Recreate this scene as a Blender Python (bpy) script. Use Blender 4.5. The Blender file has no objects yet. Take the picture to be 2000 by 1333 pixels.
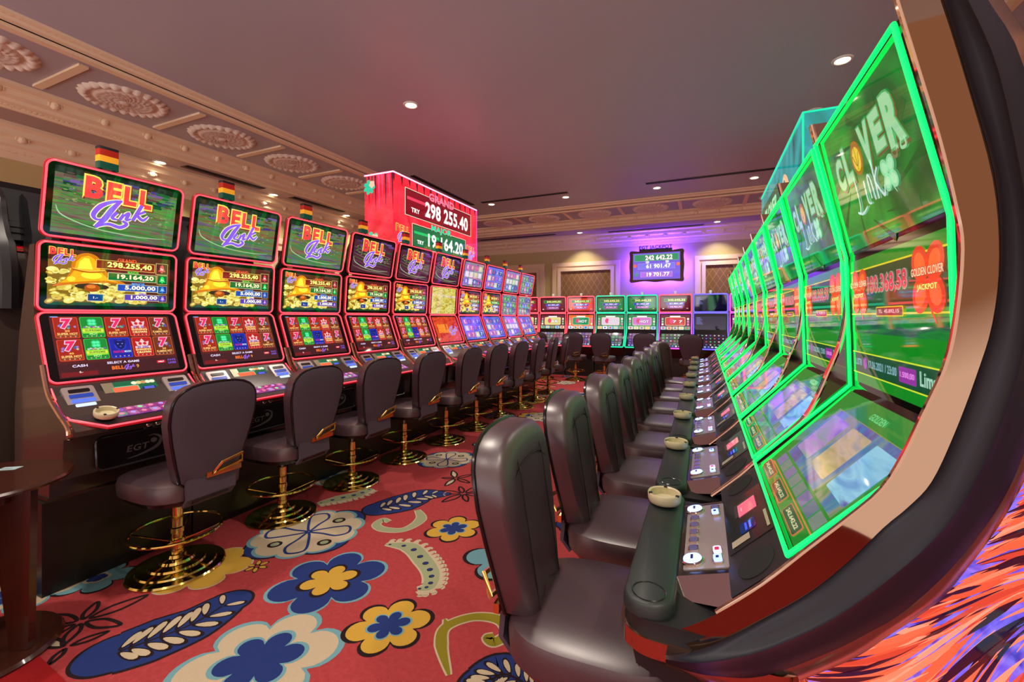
import bpy, bmesh, math, random
from mathutils import Vector, Matrix
R = math.radians
PI = math.pi
random.seed(7)
scn = bpy.context.scene
C = scn.collection

# ------------------------------------------------------------------ camera, world, exposure
F = 850.0                       # focal length in pixels of the 2000 px wide frame
TH = math.atan(375/850.0)       # yaw of the camera to the left of the row direction
CT, ST = math.cos(TH), math.sin(TH)
EYE = 1.40
HOR = 620.0
cam_d = bpy.data.cameras.new('camera')
cam = bpy.data.objects.new('camera', cam_d)
C.objects.link(cam)
cam.location = (0, 0, EYE)
cam.rotation_euler = (R(90), 0, TH)
cam_d.sensor_width = 36
cam_d.lens = 36*F/2000
cam_d.shift_y = -(666.5-HOR)/2000
cam_d.clip_start = 0.02
scn.camera = cam
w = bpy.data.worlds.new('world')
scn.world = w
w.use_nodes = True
nt = w.node_tree                 # added fill through the open back, bright below the horizon to light the ceiling
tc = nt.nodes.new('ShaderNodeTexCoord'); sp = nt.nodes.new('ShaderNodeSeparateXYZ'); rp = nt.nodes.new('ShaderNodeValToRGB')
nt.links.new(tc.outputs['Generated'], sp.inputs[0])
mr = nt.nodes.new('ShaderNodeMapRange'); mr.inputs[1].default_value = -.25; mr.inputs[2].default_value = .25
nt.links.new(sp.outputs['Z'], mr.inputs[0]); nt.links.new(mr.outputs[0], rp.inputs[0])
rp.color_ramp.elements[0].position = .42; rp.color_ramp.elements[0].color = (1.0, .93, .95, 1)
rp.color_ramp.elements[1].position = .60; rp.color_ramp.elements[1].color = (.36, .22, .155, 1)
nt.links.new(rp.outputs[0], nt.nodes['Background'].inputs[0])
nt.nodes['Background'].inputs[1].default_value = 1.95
scn.view_settings.view_transform = 'Standard'
scn.view_settings.look = 'None'
scn.view_settings.gamma = 1
scn.view_settings.exposure = 0.32
scn.cycles.use_denoising = True
scn.cycles.max_bounces = 6
scn.cycles.diffuse_bounces = 3
scn.cycles.glossy_bounces = 4
scn.cycles.sample_clamp_indirect = 4
scn.cycles.caustics_reflective = False
scn.cycles.caustics_refractive = False
LAMP_W = 21.0                   # watts of each recessed ceiling lamp

def floor_pt(px, py):
    """where the ray through a pixel of the 2000x1333 frame meets the floor"""
    d = F*EYE/(py-HOR)
    k = (px-1000)/F
    return (d*(k*CT-ST), d*(k*ST+CT))
def in_plane_y(px, py, Y):
    """the (x, z) at which that ray crosses the vertical plane y = Y"""
    k = (px-1000)/F
    d = Y/(k*ST+CT)
    return (d*(k*CT-ST), EYE-(py-HOR)*d/F)

# ------------------------------------------------------------------ materials
def lin(c):
    return tuple(((v/255)/12.92 if v/255 <= .04045 else ((v/255+.055)/1.055)**2.4) for v in c)
MATS = {}
def mat(name, col, rough=.5, metal=0, emis=None, es=1, coat=0, ior=1.5, noise=None, bump=None, spec=None):
    if name in MATS: return MATS[name]
    m = bpy.data.materials.new(name)
    m.use_nodes = True
    nt = m.node_tree
    b = nt.nodes['Principled BSDF']
    c = lin(col)
    b.inputs['Base Color'].default_value = (*c, 1)
    b.inputs['Roughness'].default_value = rough
    b.inputs['Metallic'].default_value = metal
    b.inputs['IOR'].default_value = ior
    b.inputs['Coat Weight'].default_value = coat
    b.inputs['Coat Roughness'].default_value = .08
    if spec is not None: b.inputs['Specular IOR Level'].default_value = spec
    if emis is not None:
        b.inputs['Emission Color'].default_value = (*lin(emis), 1)
        b.inputs['Emission Strength'].default_value = es
    if noise:                       # (second colour, scale, detail)
        tc = nt.nodes.new('ShaderNodeTexCoord')
        n = nt.nodes.new('ShaderNodeTexNoise')
        n.inputs['Scale'].default_value = noise[1]
        n.inputs['Detail'].default_value = noise[2]
        mx = nt.nodes.new('ShaderNodeMix'); mx.data_type = 'RGBA'
        mx.inputs[6].default_value = (*c, 1)
        mx.inputs[7].default_value = (*lin(noise[0]), 1)
        nt.links.new(tc.outputs['Object'], n.inputs['Vector'])
        nt.links.new(n.outputs['Fac'], mx.inputs[0])
        nt.links.new(mx.outputs[2], b.inputs['Base Color'])
    if bump:                        # (scale, strength, distance)
        tc = nt.nodes.new('ShaderNodeTexCoord')
        n = nt.nodes.new('ShaderNodeTexNoise')
        n.inputs['Scale'].default_value = bump[0]
        n.inputs['Detail'].default_value = 3
        bp = nt.nodes.new('ShaderNodeBump')
        bp.inputs['Strength'].default_value = bump[1]
        bp.inputs['Distance'].default_value = bump[2]
        nt.links.new(tc.outputs['Object'], n.inputs['Vector'])
        nt.links.new(n.outputs['Fac'], bp.inputs['Height'])
        nt.links.new(bp.outputs['Normal'], b.inputs['Normal'])
    MATS[name] = m
    return m
def em(c, s=1.0):
    """a lit colour of a screen, under its glass"""
    key = 'lit_%d_%d_%d_%d' % (c[0], c[1], c[2], int(s*100))
    return mat(key, (4, 4, 4), .04, emis=c, es=s, ior=1.9)
def emn(name, cols, scale, stretch=(1, 1, 1), rot=0, s=1.0, detail=4, dist=1.0):
    """a lit picture of blended colours (noise through a colour ramp) under glass"""
    if name in MATS: return MATS[name]
    m = mat(name, (4, 4, 4), .04, emis=(255, 255, 255), es=s, ior=1.9)
    nt = m.node_tree
    b = nt.nodes['Principled BSDF']
    tc = nt.nodes.new('ShaderNodeTexCoord')
    mp = nt.nodes.new('ShaderNodeMapping')
    mp.inputs['Scale'].default_value = stretch
    mp.inputs['Rotation'].default_value = (0, 0, rot)
    n = nt.nodes.new('ShaderNodeTexNoise')
    n.inputs['Scale'].default_value = scale
    n.inputs['Detail'].default_value = detail
    n.inputs['Distortion'].default_value = dist
    r = nt.nodes.new('ShaderNodeValToRGB')
    el = r.color_ramp.elements
    k = len(cols)
    while len(el) < k: el.new(.5)
    for i, c in enumerate(cols):
        el[i].position = .28+.44*i/(k-1)
        el[i].color = (*lin(c), 1)
    nt.links.new(tc.outputs['Object'], mp.inputs['Vector'])
    nt.links.new(mp.outputs['Vector'], n.inputs['Vector'])
    nt.links.new(n.outputs['Fac'], r.inputs['Fac'])
    nt.links.new(r.outputs['Color'], b.inputs['Emission Color'])
    return m

BLACK = mat('black_gloss_plastic', (14, 13, 14), .22, coat=.4)
BLACKM = mat('black_satin_plastic', (24, 24, 27), .42)
BEZEL = mat('screen_bezel_glass', (6, 6, 7), .05, ior=1.7)
BODY = mat('brown_black_lacquer', (62, 50, 45), .30, coat=.5)
PLINTH = mat('black_plinth_laminate', (26, 24, 24), .35)
CHROME = mat('chrome', (225, 205, 195), .04, metal=1)
CHROMEW = mat('rose_chrome', (190, 150, 126), .035, metal=1)
GREYM = mat('brushed_grey_metal', (150, 140, 135), .32, metal=1)
SILVER = mat('silver_button_plate', (176, 166, 164), .3, metal=.5)
BRASS = mat('polished_brass', (236, 212, 120), .10, metal=1)
LEATHER = mat('plum_leather', (64, 44, 52), .38, ior=1.95, bump=(220, .10, .002))
LEATHERB = mat('plum_back_fabric', (76, 64, 78), .62, bump=(500, .15, .001))
PIPING = mat('black_patent_piping', (26, 18, 20), .18)
SEAMM = mat('dark_seam_thread', (26, 16, 18), .6)
WOOD = mat('dark_mahogany', (70, 30, 18), .25, coat=.5, noise=((44, 18, 12), 9, 6))
CREAM = mat('cream_glazed_ceramic', (206, 196, 160), .3)
MOULD = mat('cream_plaster_moulding', (250, 222, 184), .6)
CEIL = mat('mauve_ceiling_paint', (188, 184, 194), .42)
CEILL = mat('rose_brown_ceiling_paint', (176, 150, 146), .42)
ROSEP = mat('stone_plaster_ornament', (240, 222, 200), .65)
BANDM = mat('grey_lilac_band_paint', (184, 172, 178), .6)
WALLP = mat('peach_wall_paint', (206, 186, 128), .55)
VENTM = mat('dark_bronze_vent', (70, 42, 38), .5)
LEDR = mat('red_light_strip', (200, 20, 30), .3, emis=(255, 70, 84), es=1.8)
HALO = mat('red_painted_halo', (120, 10, 16), .3, emis=(190, 16, 30), es=.55)  # glow around the red strips, put in as a dim lit colour
HALOG = mat('green_painted_halo', (10, 60, 30), .2, emis=(6, 96, 50), es=.5)  # the same painted glow in green
LEDG = mat('green_light_strip', (20, 200, 90), .3, emis=(0, 250, 84), es=2.0)
LEDB = mat('violet_light_strip', (60, 60, 220), .3, emis=(92, 84, 255), es=1.6)
LEDT = mat('teal_light_strip', (20, 180, 140), .3, emis=(20, 190, 140), es=1.2)
LEDM = mat('magenta_light_strip', (200, 40, 180), .3, emis=(226, 70, 200), es=1.5)

# ------------------------------------------------------------------ mesh building
class MB:
    def __init__(s):
        s.v = []; s.f = []; s.m = []; s.mats = []
    def mi(s, m):
        if m not in s.mats: s.mats.append(m)
        return s.mats.index(m)
    def add(s, vs, fs, m):
        o = len(s.v); k = s.mi(m)
        s.v += [tuple(v) for v in vs]
        for f in fs:
            s.f.append(tuple(i+o for i in f)); s.m.append(k)
        return s
    def box(s, x0, x1, y0, y1, z0, z1, m):
        vs = [(x, y, z) for z in (z0, z1) for y in (y0, y1) for x in (x0, x1)]
        return s.add(vs, [(0, 2, 3, 1), (4, 5, 7, 6), (0, 1, 5, 4), (2, 6, 7, 3), (0, 4, 6, 2), (1, 3, 7, 5)], m)
    def prism(s, pts, a, b, axis, m):
        """closed outline pts extruded from a to b along axis ('x': pts are (y,z); 'y': (x,z); 'z': (x,y))"""
        def P(p, t):
            return {'x': (t, p[0], p[1]), 'y': (p[0], t, p[1]), 'z': (p[0], p[1], t)}[axis]
        n = len(pts)
        vs = [P(p, a) for p in pts]+[P(p, b) for p in pts]
        fs = [tuple(range(n))[::-1], tuple(range(n, 2*n))]
        fs += [(i, (i+1) % n, (i+1) % n+n, i+n) for i in range(n)]
        return s.add(vs, fs, m)
    def loft(s, rings, m, closed=True, cap=True):
        n = len(rings[0]); vs = [p for r in rings for p in r]; fs = []
        for j in range(len(rings)-1):
            for i in range(n if closed else n-1):
                k = (i+1) % n
                fs.append((j*n+i, j*n+k, (j+1)*n+k, (j+1)*n+i))
        if cap and closed:
            fs.append(tuple(range(n))[::-1]); fs.append(tuple(range((len(rings)-1)*n, len(rings)*n)))
        return s.add(vs, fs, m)
    def lathe(s, prof, m, n=32, c=(0, 0, 0), cap=True):
        rings = [[(c[0]+r*math.cos(2*PI*i/n), c[1]+r*math.sin(2*PI*i/n), c[2]+z) for i in range(n)] for r, z in prof]
        return s.loft(rings, m, True, cap)
    def tube(s, path, r, m, n=8, closed=False, flat=1.0):
        path = [Vector(p) for p in path]
        K = len(path); rings = []
        up0 = None
        for i, p in enumerate(path):
            a = path[(i-1) % K] if (closed or i > 0) else p
            b = path[(i+1) % K] if (closed or i < K-1) else p
            t = (b-a)
            if t.length < 1e-9: t = Vector((0, 0, 1))
            t.normalize()
            if up0 is None:
                up0 = Vector((0, 0, 1)) if abs(t.z) < .9 else Vector((1, 0, 0))
            u = up0-t*up0.dot(t)
            if u.length < 1e-6: u = t.orthogonal()
            u.normalize(); up0 = u
            q = t.cross(u)
            rr = r[i] if isinstance(r, (list, tuple)) else r
            rings.append([p+u*rr*math.cos(2*PI*k/n)+q*rr*flat*math.sin(2*PI*k/n) for k in range(n)])
        if closed: rings.append(rings[0])
        return s.loft(rings, m, True, not closed)
    def mesh(s, name, smooth=40):
        me = bpy.data.meshes.new(name)
        me.from_pydata(s.v, [], s.f)
        for m in s.mats: me.materials.append(m)
        me.polygons.foreach_set('material_index', s.m)
        if smooth:
            me.polygons.foreach_set('use_smooth', [True]*len(s.f))
            me.update()
            bm = bmesh.new(); bm.from_mesh(me)
            bmesh.ops.remove_doubles(bm, verts=bm.verts, dist=1e-5)
            bmesh.ops.recalc_face_normals(bm, faces=bm.faces)
            bm.to_mesh(me); bm.free()
            me.set_sharp_from_angle(angle=R(smooth))
        me.update()
        return me

def smooth_pts(pts, n=6, closed=False):
    """Catmull-Rom through the points"""
    P = [Vector(p) for p in pts]; K = len(P); out = []
    segs = K if closed else K-1
    for i in range(segs):
        p0 = P[(i-1) % K] if (closed or i > 0) else P[0]
        p1 = P[i]; p2 = P[(i+1) % K]
        p3 = P[(i+2) % K] if (closed or i+2 < K) else P[-1]
        for j in range(n):
            t = j/n
            out.append(.5*((2*p1)+(p2-p0)*t+(2*p0-5*p1+4*p2-p3)*t*t+(3*p1-p0-3*p2+p3)*t**3))
    if not closed: out.append(P[-1])
    return [tuple(p) for p in out]
def rrect(w, h, r, n=5, cx=0, cy=0):
    out = []
    for sx, sy, a0 in ((1, -1, -90), (1, 1, 0), (-1, 1, 90), (-1, -1, 180)):
        for i in range(n+1):
            a = R(a0+90*i/n)
            out.append((cx+sx*(w/2-r)+r*math.cos(a), cy+sy*(h/2-r)+r*math.sin(a)))
    return out

# ------------------------------------------------------------------ objects
def link(o, parent=None, loc=(0, 0, 0), rot=(0, 0, 0)):
    C.objects.link(o)
    if parent is not None: o.parent = parent
    o.location = loc; o.rotation_euler = rot
    return o
def obj(name, me, parent=None, loc=(0, 0, 0), rot=(0, 0, 0)):
    if isinstance(me, MB): me = me.mesh(name)
    return link(bpy.data.objects.new(name, me), parent, loc, rot)
def tag(o, label, cat, group=None, kind=None):
    if label: o['label'] = label
    if cat: o['category'] = cat
    if group: o['group'] = group
    if kind: o['kind'] = kind
    return o
def thing(name, label, cat, loc, rz=0, group=None):
    return tag(link(bpy.data.objects.new(name, None), None, loc, (0, 0, rz)), label, cat, group)
def struct(name, mb, label, cat='room'):
    return tag(obj(name, mb.mesh(name, 0)), label, cat, None, 'structure')
CACHE = {}
def cached(key, fn):
    if key not in CACHE:
        r = fn()
        CACHE[key] = r.mesh(key) if isinstance(r, MB) else r
    return CACHE[key]
def copy_tree(o, loc, rz, label):
    c = o.copy(); C.objects.link(c)
    c.location = loc; c.rotation_euler = (0, 0, rz)
    c['label'] = label
    def kids(a, b):
        for ch in a.children:
            k = ch.copy(); C.objects.link(k); k.parent = b
            kids(ch, k)
    kids(o, c)
    return c

# ------------------------------------------------------------------ flat art (screens, signs)
TXT = {}
def text_geo(s, off=0.0):
    key = (s, round(off, 3))
    if key in TXT: return TXT[key]
    cu = bpy.data.curves.new('t', 'FONT')
    cu.body = s; cu.size = 1; cu.offset = off; cu.resolution_u = 3; cu.fill_mode = 'FRONT'
    cu.space_character = 1.06
    o = bpy.data.objects.new('t', cu); C.objects.link(o)
    bpy.context.view_layer.update()
    me = o.evaluated_get(bpy.context.evaluated_depsgraph_get()).to_mesh()
    vs = [(v.co.x, v.co.y) for v in me.vertices]
    fs = []
    for p in me.polygons:
        f = tuple(p.vertices)
        fs.append(f if p.normal.z > 0 else f[::-1])
    o.evaluated_get(bpy.context.evaluated_depsgraph_get()).to_mesh_clear()
    bpy.data.objects.remove(o); bpy.data.curves.remove(cu)
    TXT[key] = (vs, fs)
    return TXT[key]
LAY = .0004
class Art:
    """flat picture in its own x (right), y (up) plane; layers stand a fraction of a millimetre apart"""
    def __init__(s): s.b = MB(); s.n = 0
    def poly(s, pts, m, lay):
        a = sum(pts[i][0]*pts[(i+1) % len(pts)][1]-pts[(i+1) % len(pts)][0]*pts[i][1] for i in range(len(pts)))
        if a < 0: pts = pts[::-1]
        s.b.add([(p[0], p[1], lay*LAY) for p in pts], [tuple(range(len(pts)))], m)
    def rect(s, x0, y0, x1, y1, m, lay): s.poly([(x0, y0), (x1, y0), (x1, y1), (x0, y1)], m, lay)
    def rr(s, cx, cy, w, h, r, m, lay): s.poly(rrect(w, h, r, 4, cx, cy), m, lay)
    def ell(s, cx, cy, a, b, m, lay, n=20, rot=0):
        c, q = math.cos(rot), math.sin(rot)
        s.poly([(cx+a*math.cos(2*PI*i/n)*c-b*math.sin(2*PI*i/n)*q, cy+a*math.cos(2*PI*i/n)*q+b*math.sin(2*PI*i/n)*c) for i in range(n)], m, lay)
    def text(s, t, cx, cy, w, h, m, lay, out=None, ow=.05, bold=.02, shear=0, drop=None):
        vs, _ = text_geo(t, bold)
        x0 = min(v[0] for v in vs); x1 = max(v[0] for v in vs); y0 = min(v[1] for v in vs); y1 = max(v[1] for v in vs)
        if w is None: w = h*(x1-x0)/(y1-y0)
        sx, sy = w/(x1-x0), h/(y1-y0)
        def put(off, mm, l, dx=0, dy=0):
            a, f = text_geo(t, off)
            s.b.add([(cx+dx+(v[0]-(x0+x1)/2)*sx+shear*(v[1]-(y0+y1)/2)*sy, cy+dy+(v[1]-(y0+y1)/2)*sy, l*LAY) for v in a], f, mm)
        if out: put(bold+ow, out, lay)
        if drop: put(bold+ow, drop, lay-1, h*.05, -h*.07)
        put(bold, m, lay+1)
    def stroke(s, pts, wd, m, lay, n=5, closed=False):
        P = [Vector((p[0], p[1], 0)) for p in smooth_pts([(p[0], p[1], 0) for p in pts], n, closed)]
        K = len(P); L = []; Rr = []
        for i in range(K):
            a = P[(i-1) % K] if closed or i > 0 else P[i]; b = P[(i+1) % K] if closed or i < K-1 else P[i]
            t = b-a
            if t.length < 1e-9: t = Vector((1, 0, 0))
            t.normalize(); q = Vector((-t.y, t.x, 0))
            u = i/max(1, K-1)
            if isinstance(wd, (list, tuple)):
                f = u*(len(wd)-1); j = min(int(f), len(wd)-2); ww = wd[j]+(wd[j+1]-wd[j])*(f-j)
            else: ww = wd
            L.append(P[i]+q*ww/2); Rr.append(P[i]-q*ww/2)
        vs = [(p.x, p.y, lay*LAY) for p in L+Rr]
        fs = [(K+i, K+i+1, i+1, i) for i in range(K-1)]
        if closed: fs.append((2*K-1, K, 0, K-1))
        s.b.add(vs, fs, m)
    def flower(s, cx, cy, r, n, m, lay, rot=0, depth=.3, sq=1.0, pts=None):
        K = n*10
        s.poly([(cx+r*(1-depth*(1-abs(math.sin(n/2*(2*PI*i/K)))**.7))*math.cos(2*PI*i/K+rot),
                 cy+sq*r*(1-depth*(1-abs(math.sin(n/2*(2*PI*i/K)))**.7))*math.sin(2*PI*i/K+rot)) for i in range(K)], m, lay)
    def mesh(s, name): return s.b.mesh(name, smooth=0)

W_, Y_ = em((250, 246, 240)), em((250, 232, 70))
RED_, GRN_, BLU_, PUR_ = em((214, 40, 44)), em((14, 128, 56)), em((34, 78, 190)), em((104, 56, 190))
GOLD_, ORG_, BLK_ = em((232, 178, 40)), em((232, 110, 40)), em((20, 10, 14))
LILAC_, PINK_, LBL_ = em((130, 92, 220)), em((228, 80, 140)), em((120, 160, 235))
LGRN_, DRED_, DGRN_, NAVY_ = em((70, 210, 80)), em((96, 24, 28)), em((8, 70, 34)), em((18, 30, 90))
PALE_ = em((206, 196, 150)); TEAL_ = em((30, 150, 130)); BROWN_ = em((130, 56, 24)); BGOLD_ = em((252, 226, 60))

LINKS = [([(340, 495), (210, 537), (80, 630), (5, 769), (45, 835), (120, 815)], [30, 44, 64, 60, 36, 14]),
         ([(330, 488), (225, 645), (140, 815), (40, 955)], [34, 70, 74, 44]),
         ([(40, 950), (190, 880), (340, 905), (425, 838), (368, 800)], [26, 44, 52, 46, 40]),
         ([(285, 680), (232, 775), (300, 790)], [50, 44, 26]), ([(296, 628), (304, 622)], [36, 36]),
         ([(378, 690), (330, 790)], [46, 44]), ([(345, 750), (440, 660), (412, 770), (475, 745)], [20, 48, 46, 24]),
         ([(604, 500), (500, 760)], [52, 48]), ([(655, 590), (540, 668)], [44, 26]), ([(548, 668), (632, 735), (705, 655)], [46, 48, 18])]
def link_script(a, x, y, w, m, out, lay):
    """the lettering 'Link' as brush strokes; x, y: lower left; w: width"""
    k = w/705
    for pts, wd in LINKS:
        P = [(x+p[0]*k, y+(955-p[1])*k) for p in pts]
        if out: a.stroke(P, [(v+26)*k for v in wd], out, lay, 5)
    for i, (pts, wd) in enumerate(LINKS):
        P = [(x+p[0]*k, y+(955-p[1])*k) for p in pts]
        a.stroke(P, [v*k for v in wd], m, lay+1, 5)
def bell_logo(a, cx, cy, w, lay, outl=True):
    """red BELL over purple Link"""
    h = w*.33
    bx = cx-w*.5
    for i, ch in enumerate('BELL'):
        cw = w*(.27, .22, .21, .21)[i]
        x = cx-w*.5+w*(.13, .40, .63, .86)[i]
        a.text(ch, x, cy+h*.55-i*h*.03, cw*.88, h*(1.08, .98, .98, .98)[i], em((236, 60, 62)), lay, out=em((250, 214, 90)), ow=.055, bold=.05, drop=em((120, 20, 20)))
    link_script(a, cx-w*.36, cy-w*.46, w*.78, em((132, 84, 226)), em((238, 226, 180)), lay+3)
def gem_bell(a, x, y, w, h, m, m2, lay):
    a.rect(x-w/2, y-h/2, x+w/2, y+h/2, em((206, 180, 110)), lay)
    a.rect(x-w*.46, y-h*.46, x+w*.46, y+h*.46, m2, lay+1)
    a.poly([(x-w*.32, y-h*.22), (x-w*.2, y-h*.05), (x-w*.14, y+h*.28), (x, y+h*.38), (x+w*.14, y+h*.28), (x+w*.2, y-h*.05), (x+w*.32, y-h*.22)], m, lay+2)
    a.ell(x, y-h*.26, w*.1, h*.09, m, lay+2, 10)
    a.text('3x', x, y, w*.26, h*.2, W_, lay+3)

def art_bell_top(bg):
    a = Art(); W, H = .565, .345
    a.rect(-W/2, -H/2, W/2, H/2, bg, 0)
    a.rect(-W/2, H/2-.035, W/2, H/2, em((24, 16, 26)), 1)
    for i in range(60):
        x = -W/2+.02+random.random()*(W-.08); y = H/2-.03-random.random()*.1
        a.rect(x, y, x+.02+random.random()*.07, y+.006+random.random()*.012, em(random.choice([(74, 50, 130), (24, 96, 50), (96, 50, 60), (120, 80, 160), (20, 60, 40)]), .8), 2)
    for i in range(7):
        y = -H/2+.03+i*.03
        a.stroke([(-W/2+.01, y+.03), (-.1, y-.005), (.12, y-.012), (W/2-.01, y-.03)], [.003, .010, .008, .002], em(random.choice([(40, 130, 60), (120, 110, 96), (96, 60, 84), (60, 120, 50)]), .8), 3)
    a.stroke([(-.27, -.03), (-.24, -.08), (-.1, -.125), (.1, -.14), (.24, -.13)], [.003, .007, .005, .005, .002], em((150, 190, 140)), 4)
    for i in range(40):
        x = -.24+random.random()*.14; y = .0+random.random()*.09
        if i % 2: x += .34; y -= .06
        a.ell(x, y, .003+random.random()*.008, .002+random.random()*.004, em(random.choice([(120, 150, 80), (150, 150, 110), (90, 120, 70)]), .9), 4, 8)
    bell_logo(a, .0, .035, .33, 5)
    return a
def coins(a, n, fx, fy, lay, mats):
    for i in range(n):
        x, y = fx(), fy()
        r = .010+random.random()*.014; e = .35+random.random()*.5; ro = random.random()*1.2-.6
        a.ell(x, y, r*1.1, r*e*1.15, em((120, 84, 18)), lay, 14, ro)
        a.ell(x, y+.001, r, r*e, random.choice(mats), lay+1, 14, ro)
        a.ell(x, y+.001, r*.6, r*e*.55, random.choice(mats), lay+2, 10, ro)
def bar(a, x0, x1, y, h, m, txt, lay, name=None, ncol=None, tcol=None, frame=None, tw=None):
    a.rect(x0-.003, y-h/2-.003, x1+.003, y+h/2+.003, frame or PALE_, lay)
    a.rect(x0, y-h/2, x1, y+h/2, m, lay+1)
    tx = x0+(x1-x0)*.56
    a.text(txt, tx, y, tw or (x1-x0)*.78, h*.80, tcol or W_, lay+2, out=em((90, 60, 20)), ow=.03, bold=.04)
    if name: a.text(name, (x0+x1)/2, y+h/2+h*.20, None, h*.42, ncol or W_, lay+3, bold=.03)
def art_bell_mid():
    a = Art(); W, H = .565, .30
    a.rect(-W/2, -H/2, W/2, H/2, em((84, 26, 28)), 0)
    a.rect(-W/2, -H/2, W/2, -H/2+.02, DGRN_, 1)
    golds = [em((228, 212, 104)), em((206, 180, 70)), em((244, 234, 150)), em((176, 140, 48)), em((216, 204, 100))]
    # heap of coins
    a.poly([(-W/2, -H/2+.015), (.13, -H/2+.015), (.12, -.06), (.0, -.0), (-.06, .05), (-.16, .09), (-W/2, .09)], em((130, 96, 30)), 1)
    coins(a, 130, lambda: -.275+random.random()*.27, lambda: -.13+random.random()*.17, 2, golds)
    coins(a, 70, lambda: -.05+random.random()*.20, lambda: -.13+random.random()*.10, 2, golds)
    # the bell
    bell = [(-.262, -.052), (-.222, -.018), (-.195, .03), (-.188, .085), (-.168, .122), (-.125, .140), (-.084, .126), (-.060, .090), (-.040, .045), (-.002, .008), (.052, -.020), (-.05, -.018), (-.16, -.032)]
    a.poly([(q[0], q[1]) for q in smooth_pts([(x, y, 0) for x, y in bell], 3, True)], em((206, 116, 18)), 6)
    a.poly([(-.235, -.032), (-.20, -.002), (-.178, .04), (-.172, .085), (-.15, .115), (-.12, .126), (-.095, .11), (-.078, .075), (-.06, .035), (-.03, .005), (.02, -.014), (-.06, -.010), (-.15, -.020)], em((238, 172, 24)), 7)
    a.poly([(-.165, .05), (-.158, .09), (-.138, .112), (-.118, .11), (-.105, .07), (-.10, .05)], em((254, 228, 66)), 8)
    a.ell(-.105, .018, .045, .020, em((254, 238, 56)), 8); a.ell(-.19, -.008, .018, .014, em((252, 216, 60)), 8)
    a.stroke([(-.186, .045), (-.12, .034), (-.046, .044)], .008, em((176, 92, 14)), 9); a.stroke([(-.186, .052), (-.12, .041), (-.046, .051)], .003, em((252, 210, 90)), 10)
    a.stroke([(-.262, -.048), (-.16, -.028), (-.05, -.014), (.05, -.022)], [.004, .012, .012, .003], em((206, 110, 20)), 9)
    a.ell(-.10, -.045, .075, .018, em((54, 36, 20)), 6)
    a.ell(-.10, -.052, .035, .022, em((168, 70, 16)), 7); a.ell(-.105, -.045, .02, .01, em((220, 120, 40)), 8)
    # logo
    bell_logo(a, -.225, .115, .11, 12)
    # jackpots
    bar(a, -.085, .195, .085, .046, em((132, 26, 22)), '298.255,40', 10, 'GRAND', em((238, 90, 50)), em((252, 240, 130)), em((220, 190, 90)))
    bar(a, -.03, .205, .020, .040, em((8, 108, 44)), '19.164,20', 10, 'MAJOR', em((70, 220, 60)), em((250, 246, 190)))
    bar(a, .015, .215, -.042, .036, em((24, 70, 176)), '5.000,00', 10, 'MINOR', em((80, 150, 230)), em((250, 250, 230)))
    bar(a, .05, .225, -.098, .032, em((88, 48, 170)), '1.000,00', 10, 'MINI', em((150, 90, 220)), em((250, 250, 230)))
    gem_bell(a, .236, .085, .066, .07, em((214, 70, 80)), em((90, 24, 36)), 10)
    gem_bell(a, .240, .018, .058, .058, em((40, 210, 90)), em((10, 90, 44)), 10)
    gem_bell(a, .243, -.044, .05, .05, em((70, 130, 235)), em((16, 50, 130)), 10)
    gem_bell(a, .246, -.1, .044, .044, em((160, 96, 230)), em((60, 34, 120)), 10)
    a.rr(-.085, -.105, .075, .044, .006, PALE_, 10); a.rect(-.118, -.123, -.052, -.087, em((20, 54, 130)), 11)
    a.text('1.-', -.085, -.105, .02, .012, W_, 12)
    return a
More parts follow.
